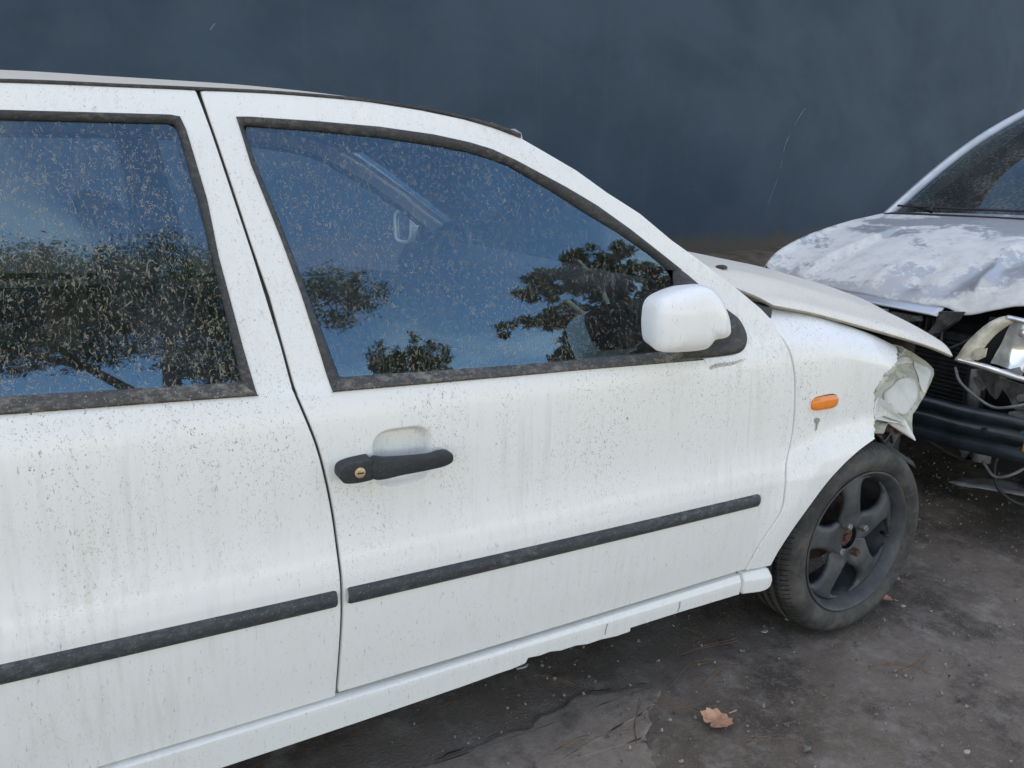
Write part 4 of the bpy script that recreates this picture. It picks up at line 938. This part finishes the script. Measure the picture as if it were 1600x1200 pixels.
b_cowl = smooth_curve([(1.15,-.745,1.112),(1.14,-.44,1.124),(1.13,-.1,1.133),(1.14,.4,1.13),(1.15,.78,1.112)], 120)
G = coons(b_right, b_left, b_front, b_cowl, 120, 70)
def seg_d(p, a, b):
    a, b = np.array(a), np.array(b); t = np.clip(((p-a)@(b-a))/((b-a)@(b-a)), 0, 1); d = p-(a+t*(b-a)); side = (b-a)[0]*(p-a)[1]-(b-a)[1]*(p-a)[0]
    return np.linalg.norm(d), t, np.sign(side)
for j in range(70):
    for i in range(120):
        a, s, z = G[j, i]; p = np.array([a, s]); v = j/69; w = math.sin(math.pi*min(1, v*1.2))**.5 if v*1.2 < 1 else 0.0
        z += 0.030*math.sin(math.pi*i/119)*math.sin(math.pi*v)
        d, t, _ = seg_d(p, (.22, .165), (.62, .13)); z += 0.060*math.exp(-(d/.040)**1.1)*smooth01(v*8)*(1-t*.5)
        d, t, sd = seg_d(p, (.22, .02), (.75, .30)); z -= 0.022*math.exp(-(d/.06)**2)*smooth01(v*8)
        d, t, sd = seg_d(p, (.25, -.56), (.68, -.47)); z += (-0.045 if sd > 0 else 0.018)*math.exp(-(d/.07)**1.4)*smooth01(v*6)*(1-t*.6)
        d, t, sd = seg_d(p, (.25, -.28), (.48, -.20)); z += 0.022*math.exp(-(d/.035)**1.5)*smooth01(v*8)*(1-t)
        d, t, sd = seg_d(p, (.25, -.12), (.42, -.06)); z -= 0.016*math.exp(-(d/.05)**2)*smooth01(v*8)
        z += (0.003*vnoise((a, s, 0), 4, 2)+0.0005*vnoise((a, s, 0), 15, 4))*w*smooth01(v*6)
        G[j, i, 2] = z
sbon = sgrid(G, 'bonnet', M['silver'], 0.006)
# wings below the bonnet edges
for s_, nm in ((-1, 1), (1, -1)):
    top_ = b_right.copy(); top_[:, 1] = np.abs(top_[:, 1])*s_; top_[:, 2] -= .006; top_[:, 1] += .002*s_
    bot_ = smooth_curve([(.30,.80*s_,.68),(.45,.83*s_,.66),(.60,.84*s_,.70),(.80,.84*s_,.73),(1.02,.84*s_,.68),(1.15,.84*s_,.45),(1.25,.83*s_,.25)], 70)
    G = coons([bot_[0], top_[0]], [bot_[-1], top_[-1]], bot_, top_, 70, 14)
    for j in range(14):
        G[j, :, 1] += s_*0.010*math.sin(math.pi*j/13)
    sgrid(G, 'front_wing', M['silver_plain'], 0.004, s_ < 0)
# windscreen, pillars, roof, wipers
def sws(u, v):
    a = 1.17+0.95*v-0.06*(1-(2*u-1)**2)*(1-v*.4); return (a, (2*u-1)*(.715-.125*v), 1.118+.535*v+.045*math.sin(math.pi*v))
V = [sc(*sws(i/24, j/16)) for j in range(17) for i in range(25)]
mesh_obj('windscreen', V, face_to(V, grid_faces(17, 25), (-.5, 0, .9)), M['glass_silver'], scar)
for u in (-.012, 1.012):
    P = [np.array(sc(*sws(u, v)))+np.array([0, 0, .006]) for v in np.linspace(-.08, 1.02, 26)]
    MB().tube(P, [.026]*26, 12).build('screen_pillar', M['silver_plain'], scar, True)
rf = coons([(2.1,-.60,1.655),(2.8,-.60,1.68),(3.9,-.56,1.60)], [(2.1,.60,1.655),(2.8,.60,1.68),(3.9,.56,1.60)], smooth_curve([(2.1,-.60,1.655),(2.06,0,1.685),(2.1,.60,1.655)], 20), smooth_curve([(3.9,-.56,1.60),(3.92,0,1.62),(3.9,.56,1.60)], 20), 20, 20)
sgrid(rf, 'roof', M['silver_plain'], .01)
for s_ in (-1, 1):
    sd = coons([(1.2,.84*s_,.24),(1.18,.84*s_,.6),(1.17,.765*s_,1.10)], [(4.1,.82*s_,.3),(4.15,.82*s_,.7),(4.1,.76*s_,1.1)], [(1.2,.84*s_,.24),(4.1,.82*s_,.3)], [(1.17,.765*s_,1.10),(4.1,.76*s_,1.1)], 20, 12)
    for j in range(12): sd[j, :, 1] += s_*.03*math.sin(math.pi*j/11)
    sgrid(sd, 'body_side', M['silver_plain'], .006, s_ < 0)
    MB().prism([sc(1.35,.755*s_,1.10),sc(2.2,.62*s_,1.58),sc(3.4,.60*s_,1.56),sc(3.8,.74*s_,1.10)], (0, .004, 0)).build('side_window', M['black'], scar)
    MB().tube([sc(2.1,.60*s_,1.65),sc(2.8,.61*s_,1.66),sc(3.5,.60*s_,1.63),sc(4.1,.72*s_,1.10)], .03, 8).build('roof_rail', M['silver_plain'], scar, True)
MB().prism([sc(4.1,-.76,.3),sc(4.1,.76,.3),sc(4.12,.74,1.1),sc(3.9,.55,1.6),sc(3.9,-.55,1.6),sc(4.12,-.74,1.1)], (.02, 0, 0)).build('tailgate', M['silver_plain'], scar)
cwl = coons([(1.10,-.74,1.105),(1.20,-.72,1.12)], [(1.10,.74,1.105),(1.20,.72,1.12)], smooth_curve([(1.12,-.74,1.100),(1.05,0,1.118),(1.12,.74,1.100)], 20), smooth_curve([(1.22,-.72,1.135),(1.13,0,1.135),(1.22,.72,1.135)], 20), 20, 4)
sgrid(cwl, 'cowl', M['black'], .01)
wp = MB(); wp.tube([sc(1.10,-.52,1.135),sc(1.14,-.60,1.150),sc(1.19,-.66,1.158)], .007, 6).tube([sc(1.12,-.68,1.150),sc(1.10,-.40,1.150),sc(1.085,0.0,1.156)], .006, 6).tube([sc(1.10,-.50,1.13),sc(1.12,-.50,1.165)], .016, 8)
wp.build('wiper', M['black'], scar)
bevel(MB().box(sc(1.9,.36,.8), (.25,.5,.9)).build('seat', M['seat'], scar), .05); bevel(MB().box(sc(1.9,-.36,.8), (.25,.5,.9)).build('seat', M['seat'], scar), .05)
MB().prism([sc(1.2,-.70,1.08),sc(1.55,-.70,1.06),sc(1.6,-.70,.7),sc(1.2,-.70,.6)], tuple(1.40*np.array([SL[0], SL[1], 0]))).build('dashboard', M['dash'], scar)
M['sticker'] = simple('pale_sticker', (0.35, 0.37, 0.36), 0.6, 0, 0.2, 50)
MB().prism([sc(*sws(.42,.52)),sc(*sws(.45,.52)),sc(*sws(.50,.70)),sc(*sws(.49,.71))], (-.004, 0, .004)).build('wiped_streak', M['sticker'], scar)
# front structure
MB().box(sc(.72,0,.50), (.62,1.20,.46)).build('engine', M['dark'], scar)
slam = coons([(.20,-.62,.780),(.24,-.62,.805)], [(.19,.085,.772),(.235,.085,.800)], [(.20,-.62,.782),(.19,-.3,.786),(.19,.085,.770)], [(.24,-.62,.805),(.24,-.3,.798),(.235,.085,.790)], 30, 5)
sgrid(slam, 'slam_panel', M['silver_plain'], .006)
MB().prism([sc(.20,.085,.790),sc(.20,.165,.800),sc(.20,.150,.765),sc(.22,.08,.700),sc(.22,.035,.640),sc(.22,.02,.66),sc(.21,.07,.735)], tuple(.03*np.array([1, 0, 0]))).build('bonnet_stay', M['grime'], scar)
for k in range(3):
    s0 = -.28+k*.11; MB().box(sc(.205,s0,.757-.006*k), (.04,.085,.030)).build('slam_fitting', M['inner_paint'] if k < 2 else M['grime'], scar)
rad_ = MB().box(sc(.30,-.20,.56), (.03,.86,.30)).build('radiator', M['radiator'], scar)
fin = MB()
for k in range(17): fin.box(sc(.280,-.20,.425+k*.0165), (.014,.85,.006))
f_ = fin.build('radiator_fins', M['radiator'], rad_); f_['kind'] = 'stuff'
MB().box(sc(.265,.235,.555), (.06,.05,.27)).build('radiator_tank', M['black'], rad_)
gr = MB()
for k in range(16): gr.box(sc(.235,-.33+k*.026,.735-.001*k), (.03,.006,.075))
gr.box(sc(.245,-.13,.70), (.02,.46,.012)).box(sc(.245,-.13,.772), (.02,.46,.010)); gr.build('upper_grille', M['black'], scar)
# bumper beam: ribbed pressing, bowed
sec = [(.035,.500),(.004,.497),(-.004,.485),(-.002,.470),(.014,.462),(.016,.448),(.000,.440),(-.004,.428),(-.002,.412),(.014,.404),(.016,.392),(.002,.382),(.000,.362),(.006,.348),(.035,.344)]
ss = np.linspace(-.70, .78, 50); G = np.array([[(a+.10*(s/.75)**2*1.0-.005+.006*vnoise((s, z, 0), 5, 2), s, z+.012*vnoise((s, 0, 0), 4, 3)) for a, z in sec] for s in ss])
bm = sgrid(G, 'bumper_beam', M['beam'], .003)
MB().box(sc(.028,.545,.425), (.012,.035,.055)).build('rust_patch', M['orange_rust'], bm)
MB().box(sc(.02,.40,.438), (.02,.012,.012)).build('beam_hole', M['dark'], bm)
MB().box(sc(.16,.52,.45), (.22,.12,.12)).build('crash_box', M['grime'], scar)
br = MB().prism([sc(.16,.33,.60),sc(.14,.45,.59),sc(.12,.58,.585),sc(.12,.60,.50),sc(.14,.43,.505),sc(.15,.40,.54)], (.02, 0, 0)).build('lamp_bracket', M['grime'], scar)
for s0, z0 in ((.455,.553),(.515,.545)): MB().tube([sc(.115,s0,z0),sc(.145,s0,z0)], .013, 12).build('bracket_bolt', M['bolt'], br)
MB().prism([sc(.17,.27,.605),sc(.16,.34,.615),sc(.15,.38,.58),sc(.15,.36,.52),sc(.17,.33,.53)], (.015, 0, 0)).build('torn_plate', M['inner_paint'] if False else M['grime'], scar)
MB().tube([sc(.20,.26,.60),sc(.21,.26,.46)], .022, 10).build('coolant_pipe', M['grey_plastic'], scar, True)
# headlight: yellowed lens rim, empty gap, crumpled chrome reflector
hl = empty_part('headlight', scar); BASE[hl.name] = BASE[scar.name]
def band(outer, inner, name, mat, d=.02):
    A, B = smooth_curve(outer, 40), smooth_curve(inner, 40); V = [sc(*p) for p in A]+[sc(p[0]-.012, p[1], p[2]) for p in (A+B)/2]+[sc(*p) for p in B]
    o = mesh_obj(name, V, grid_faces(3, 40), mat, hl); m = o.modifiers.new('t', 'SOLIDIFY'); m.thickness = .004
band([(.10,.222,.640),(.10,.234,.665),(.11,.251,.711),(.13,.290,.775),(.15,.325,.808),(.17,.352,.816)], [(.11,.285,.634),(.11,.285,.660),(.12,.300,.690),(.14,.322,.745),(.16,.350,.785),(.175,.368,.800)], 'lens_rim', M['yellow_lens'])
band([(.10,.224,.636),(.10,.31,.626),(.12,.46,.606),(.16,.62,.598)], [(.09,.232,.652),(.10,.33,.648),(.12,.46,.628),(.16,.62,.62)], 'lower_lens_edge', M['chrome'])
band([(.16,.345,.818),(.16,.43,.813),(.19,.62,.80)], [(.155,.345,.808),(.155,.43,.802),(.185,.62,.79)], 'upper_lens_edge', M['chrome'])
MB().prism([sc(.095,.285,.690),sc(.095,.325,.705),sc(.10,.322,.672),sc(.10,.30,.655),sc(.10,.27,.655)], (.006, 0, 0)).build('lens_shard', M['yellow_lens'], hl)
V = []
for j in range(16):
    for i in range(24):
        u, v = i/23, j/15; s = .312+.32*u+.045*v-.02*math.sin(v*3)*0; z = .640+.160*v-.03*u*(1-v)
        d = .17+.05*(math.sin(math.pi*u)*math.sin(math.pi*v))+.006*math.sin(u*26+v*3)+.010*vnoise((u*2, v*2, 0), 1.3, 2); V.append(sc(d, s, z))
mesh_obj('reflector', V, grid_faces(16, 24), M['chrome'], hl, True)
V = []
for j in range(12):
    for i in range(12):
        u, v = i/11, j/11; V.append(sc(.24, .25+.16*u, .635+.16*v))
mesh_obj('lamp_housing', V, grid_faces(12, 12), M['black'], hl)
for k, (s0, z0) in enumerate(((.405,.765),(.445,.755))): MB().tube([sc(.155,s0,z0),sc(.20,s0,z0)], [.012,.018], 14).build('lamp_bulb', M['chrome'], hl, True)
# hanging undertray and cable
G = np.array([[(.05+.35*v+.1*u, .30+.34*u, .205+.03*u-.045*v+.02*vnoise((u, v, 0), 3, 1)) for u in np.linspace(0, 1, 12)] for v in np.linspace(0, 1, 8)])
sgrid(G, 'hanging_undertray', M['grey_plastic'], .005)
MB().tube(smooth_curve([sc(.15,.42,.36),sc(.10,.42,.30),sc(.06,.46,.24),sc(.05,.52,.21),sc(.08,.60,.20)], 20), .006, 6).build('loose_cable', M['black'], scar, True)
MB().tube([sc(.14,.30,.36),sc(.12,.30,.33),sc(.12,.31,.285)], [.035,.04,.022], 12).tube([sc(.13,.36,.345),sc(.12,.365,.29)], .03, 12).build('tow_mount', M['grey_plastic'], scar, True)
MB().tube([sc(.10,.12,.335),sc(.09,.25,.30),sc(.10,.31,.285)], .006, 6).build('lower_rail', M['black'], scar)
MB().box(sc(1.6,0,.33), (2.6,1.35,.2)).build('underbody', M['dark'], scar)
for k, pts in enumerate(([(.16,.20,.60),(.10,.26,.56),(.12,.36,.50),(.10,.44,.52),(.14,.52,.56)], [(.22,.10,.72),(.16,.14,.66),(.17,.20,.69),(.20,.26,.75)], [(.10,.55,.36),(.06,.50,.30),(.07,.44,.27),(.10,.38,.30)], [(.20,-.05,.70),(.17,.02,.62),(.18,.10,.58)])):
    MB().tube(smooth_curve([sc(*p) for p in pts], 22), .0055, 6).build('loose_hose', M['black'] if k % 2 else M['grey_plastic'], scar, True)
for k, (a_, s_, z_, w_, h_, r_) in enumerate(((.13,.40,.625,.07,.035,.3),(.14,.53,.60,.05,.05,-.4),(.17,.30,.57,.045,.06,.8),(.18,.08,.665,.05,.03,-.2),(.16,.48,.46,.06,.04,.2),(.20,-.02,.745,.09,.025,.1))):
    c_, n_ = math.cos(r_), math.sin(r_); P_ = [(-w_*.5,-h_*.5),(w_*.5,-h_*.3),(w_*.4,h_*.5),(-w_*.1,h_*.35),(-w_*.5,h_*.5)]
    bevel(MB().prism([sc(a_+.3*p[0]*n_, s_+p[0]*c_-p[1]*n_, z_+p[0]*n_+p[1]*c_) for p in P_], (.012, 0, .004)).build('broken_bracket', M['grime'] if k % 3 else M['grey_plastic'], scar), .002, 2)
for a_, s_ in ((.82,-.72),(.82,.72),(3.3,-.72),(3.3,.72)):
    p = sc(a_, s_, .29); n = 48; sec = [(.17,-.07),(.20,-.09),(.27,-.085),(.288,-.06),(.288,.06),(.27,.085),(.20,.09),(.17,.07)]
    w = empty_part('wheel', scar)
    V = [(p[0]+r*math.cos(2*math.pi*i/n), p[1]+y, .288+r*math.sin(2*math.pi*i/n)) for i in range(n) for r, y in sec]; m = len(sec)
    mesh_obj('tyre', V, [(i*m+j, i*m+j+1, ((i+1) % n)*m+j+1, ((i+1) % n)*m+j) for i in range(n) for j in range(m-1)], M['tyre'], w)
    V = [(p[0]+r*math.cos(2*math.pi*i/n), p[1]+(y if s_ > 0 else y)*(-1 if s_ > 0 else 1), .288+r*math.sin(2*math.pi*i/n)) for i in range(n) for r, y in ((.175,.08),(.165,.05),(.09,.03),(.05,.06),(.01,.06))]
    mesh_obj('rim', V, [(i*5+j, i*5+j+1, ((i+1) % n)*5+j+1, ((i+1) % n)*5+j) for i in range(n) for j in range(4)], M['rim'], w)

# ------------------------------------------------------------------ litter on the ground
def leaf(name, cx, cy, size, ang, curl, label, seed):
    r = random.Random(seed); lob = [(0,-.80),(.22,-.66),(.52,-.66),(.62,-.36),(.80,-.18),(.74,.06),(.80,.36),(.56,.46),(.30,.70),(.16,.60),(.10,.30),(0,.62),(-.14,.72),(-.42,.62),(-.55,.34),(-.78,.30),(-.70,.02),(-.82,-.24),(-.58,-.40),(-.46,-.66),(-.20,-.62)]
    P = resample(lob+[lob[0]], 61)[:-1]; V = []
    for q_ in (1, .75, .5, .25):
        for p in P:
            x, y = p*q_; x += .03*r.uniform(-1, 1)*q_; z = curl*(abs(x)**1.6*.7+.25*max(0, y)**2)+.10*abs(math.sin(5*math.atan2(y, x)))*q_*curl; V.append((x, y, z))
    V.append((0, 0, 0)); F = [(j*60+i, j*60+(i+1) % 60, (j+1)*60+(i+1) % 60, (j+1)*60+i) for j in range(3) for i in range(60)]+[(180+i, 180+(i+1) % 60, 240) for i in range(60)]
    c_, s_ = math.cos(ang), math.sin(ang); V = [(cx+size*(x*c_-y*s_), cy+size*(x*s_+y*c_), 0.010+size*z) for x, y, z in V]
    o = empty(name, (cx, cy, 0.004)); mesh_obj('blade', V, F, M['leaf'], o)
    MB().tube([(cx+size*(0*c_+1.0*s_), cy+size*(0*s_-1.0*c_), .010),(cx+size*(1.5*s_+.1), cy-size*(1.5*c_), .006)], size*.035, 5).build('stalk', M['leaf'], o)
    tag(o, label, 'leaf', 'dry leaves on the asphalt')
leaf('dry_leaf', -0.590, -0.105, 0.047, rad(100), .42, 'large curled dry brown leaf on the asphalt below the white door', 1)
leaf('dry_leaf', 0.292, 0.085, 0.022, rad(60), .6, 'small dry brown leaf lying beside the front wheel', 2)
leaf('dry_leaf', 0.44, 0.16, 0.016, rad(10), .5, 'tiny reddish leaf in the dark behind the front wheel', 3)
def twig(pts, label, seed):
    r = random.Random(seed); c = pts[len(pts)//2]; o = empty('pine_needles', (c[0], c[1], 0.003)); mb = MB()
    P = smooth_curve([(x, y, 0.010) for x, y in pts], 14)
    for k in range(2):
        Q = [(p[0]+k*.004*math.sin(i*.25)+.0015*k, p[1]+k*.010*(i/13), p[2]+.006*math.sin(math.pi*i/13)+.002*k) for i, p in enumerate(P)]
        mb.tube(Q, [.0011]*13+[.0004], 5)
    mb.build('needle', M['needle'], o, True); tag(o, label, 'pine needles', 'pine needles on the asphalt')
TW = [([(-0.395,.251),(-0.374,.186),(-0.353,.133)], 'pine needle pair under the sill pointing in beneath the car'),
 ([(-0.496,.144),(-0.41,.134),(-0.337,.125),(-0.289,.125)], 'long pine needle pair lying parallel to the sill behind the front wheel'),
 ([(-0.592,.053),(-0.509,.087),(-0.436,.082)], 'bent pine needle pair between the sill and the large brown leaf'),
 ([(-0.535,.01),(-0.426,.045),(-0.377,.029)], 'hooked pine needle pair nearest the front of the large leaf'),
 ([(-0.684,.015),(-0.647,-.023),(-0.603,-.064)], 'pine needle pair touching the stalk side of the large leaf'),
 ([(-0.811,-.08),(-0.777,-.029),(-0.702,.038)], 'pine needle pair crossing the pale asphalt patch edge'),
 ([(-0.066,-.128),(0.009,-.169),(0.05,-.233)], 'reddish pine needle pair on open asphalt below the front wheel'),
 ([(-0.025,-.174),(0.043,-.183),(0.144,-.161)], 'pine needle pair crossing another on open asphalt below the front wheel'),
 ([(-0.988,-.016),(-0.896,-.017)], 'short pine needle pair on the pale asphalt patch'),
 ([(-0.586,-.193),(-0.489,-.227)], 'short pine needle pair at the bottom edge below the large leaf'),
 ([(-0.889,.248),(-0.816,.152)], 'pine needle pair in the dark under the torn sill')]
for i, (p, lb) in enumerate(TW): twig(p, lb, i)
def chip(x, y, s, label, seed, mat='chip', name='paint_chip', cat='chip'):
    r = random.Random(seed); k = 7; P = [(x+s*(1+.3*r.uniform(-1, 1))*math.cos(a)*1.3, y+s*(.7+.3*r.uniform(-1, 1))*math.sin(a), .008) for a in np.linspace(0, 6.283, k, endpoint=False)]
    o = MB().prism(P, (0, 0, s*.35)).build(name, M[mat], None, False, (x, y, .004)); tag(o, label, cat)
chip(-0.189,.126,.009,'white paint chip on the ground just behind the front tyre',1)
chip(-0.893,.290,.012,'pale shard on the dark ground under the torn sill',2,'inner_paint')
chip(0.302,.038,.008,'small beige chip beside the small leaf at the front wheel',3)
chip(0.005,-.033,.010,'pale grey stone in front of the tyre contact',4,'stone','stone','stone')
chip(-0.475,-.27,.010,'grey stone near the bottom edge right of the large leaf',5,'stone','stone','stone')
chip(-0.155,-.446,.007,'small white chip on asphalt near the lower right corner',6)
mb = MB(); r = random.Random(5)
for k in range(4200):
    x = r.uniform(-1.3, 2.2); y = r.uniform(-.9, 1.3); s = r.choice([.0007,.0008,.0009,.0011,.0013,.0016,.0022,.0030])*(1+.3*r.random())
    rot = Matrix.Rotation(r.uniform(0, 6.28), 3, Vector((r.random(), r.random(), r.random()+.1)).normalized())
    mb.box((x, y, .001+s*.5), (s*2.2, s*1.6, s*1.4), np.array(rot))
tag(mb.build('grit', M['stone']), 'fine grey grit and tiny stones scattered over the asphalt', 'grit', kind='stuff')

# ------------------------------------------------------------------ trees across the road (they are what the side glass mirrors)
def leaf_mat(name, a, b):
    t = NT(name); n = t.noise(t.co.outputs['Object'], 1.3, 4, 0.6); c = t.mix(t.ramp(n, 0.3, 0.7), a, b); return t.done(t.bsdf(c, 0.7, spec=0.3))
M['foliage'] = leaf_mat('tree_foliage', (0.030, 0.045, 0.018), (0.06, 0.085, 0.03)); M['pine'] = leaf_mat('pine_foliage', (0.026, 0.044, 0.022), (0.05, 0.075, 0.036))
M['bark'] = simple('tree_bark', (0.06, 0.042, 0.03), 0.9, 0, 0.4, 9, 0.5, 20)
def tree(name, base, limbs, clumps, n_leaf, size, mat, label, seed, aspect=1.6):
    g = np.random.default_rng(seed); t = empty(name, base); mb = MB()
    for path, r0, r1 in limbs: mb.tube(smooth_curve(path, 12), list(np.linspace(r0, r1, 12)), 9)
    mb.build('trunk', M['bark'], t, True)
    V = []; tot = sum(c[3]*c[4]*c[5] for c in clumps)
    cen = []
    for x, y, z, rx, ry_, rz in clumps:
        k = max(6, int(n_leaf*rx*ry_*rz/tot)); sub = max(4, k//90)
        d = g.normal(size=(sub, 3)); d /= np.linalg.norm(d, axis=1, keepdims=True); sc_ = d*(g.random((sub, 1))**.45)*np.array([rx, ry_, rz])+np.array([x, y, z])
        w = g.integers(0, sub, k); cen.append(sc_[w]+g.normal(size=(k, 3))*np.array([rx, ry_, rz])*.13)
    C = np.vstack(cen); k = len(C); A = g.normal(size=(k, 3)); A /= np.linalg.norm(A, axis=1, keepdims=True); B = np.cross(A, g.normal(size=(k, 3))); B /= np.linalg.norm(B, axis=1, keepdims=True)
    s = size*(.6+.8*g.random((k, 1)))
    V = np.stack([C-A*s*aspect, C+B*s*.5, C+A*s*aspect, C-B*s*.5], 1).reshape(-1, 3); F = np.arange(4*k).reshape(-1, 4)
    cr_ = mesh_obj('crown', V, F, mat, t, False); tag(t, label, 'tree', 'trees across the road')
tree('broadleaf_tree', (-0.9,-10,0), [([(-0.9,-10,0),(-0.85,-10,2.2),(-0.7,-10,4.2),(-0.6,-10,6.2)], .24, .09), ([(-0.8,-10,3.4),(0.3,-9.8,5.0),(1.3,-9.6,6.0)], .10, .04), ([(-0.75,-10,3.9),(-1.8,-10.2,5.2),(-2.6,-10.2,6.4)], .10, .04), ([(-1.6,-10.1,5.0),(-3.4,-10.2,6.0),(-4.6,-10.2,6.8)], .07, .03)],
     [(-0.4,-10,6.75,1.3,1.2,1.25),(-1.7,-10.2,6.7,1.3,1.2,1.3),(-3.0,-10.1,6.7,1.3,1.2,1.2),(-4.3,-10.2,6.8,1.3,1.2,1.15),(-5.6,-10.2,6.9,1.2,1.1,1.0),(0.55,-9.9,6.0,.9,.9,1.3),(0.5,-9.9,4.6,.75,.8,.8),(-2.2,-10,5.5,1.0,.8,.45),(-0.6,-9.9,5.3,.9,.7,.5),(-3.6,-10,5.7,1.0,.8,.4),(-0.1,-9.8,4.9,.8,.7,.6),(0.9,-9.8,4.3,.5,.6,.8),(1.75,-9.6,6.15,.95,.8,.75)], 98000, .031, M['foliage'], 'broad dark green tree across the road, mirrored in the rear door glass', 1, 1.3)
tree('small_tree', (4.2,-13.4,0), [([(4.2,-13.4,0),(4.2,-13.4,3.5),(4.25,-13.4,5.6)], .12, .04)], [(3.9,-13.4,5.55,.5,.5,.8),(4.5,-13.4,5.7,.45,.5,.85),(5.0,-13.4,5.5,.5,.5,.8)], 8000, .04, M['foliage'], 'small bushy tree across the road, mirrored at the lower edge of the front door glass', 2, 1.4)
PB = simple('pale_pine_bark', (0.30, 0.25, 0.19), 0.9, 0, 0.3, 9, 0.5, 20)
g_ = np.random.default_rng(5); PC = []
for z_, x0_, x1_ in ((6.9,6.3,8.2),(6.4,5.7,9.4),(5.9,5.9,9.8),(5.4,5.4,9.9),(4.9,6.2,9.9),(4.4,5.9,9.6),(3.95,5.35,9.4),(3.5,5.7,9.2)):
    k_ = int((x1_-x0_)/.30)
    for i_ in range(k_): PC.append((x0_+(i_+.5)*(x1_-x0_)/k_+g_.normal()*.1, -9.6+g_.normal()*.35, z_+g_.normal()*.16, .46, .42, .30))
tree('pine_tree', (6.3,-9.3,0), [([(6.75,-8.8,0),(6.7,-8.8,2.6),(6.4,-8.8,4.0),(5.8,-8.9,5.4)], .13, .05), ([(6.5,-8.8,3.7),(7.1,-8.9,4.6),(7.9,-9.0,5.3)], .07, .03), ([(6.4,-8.8,4.2),(6.6,-8.9,5.6),(6.5,-9.0,6.6)], .06, .03)],
     PC, 68000, .036, M['pine'], 'forked pine tree across the road, mirrored beside the white door mirror', 3, 2.6)
for o_ in bpy.data.objects:
    if o_.name.startswith('trunk') and o_.parent and o_.parent.name == 'pine_tree': o_.data.materials[0] = PB
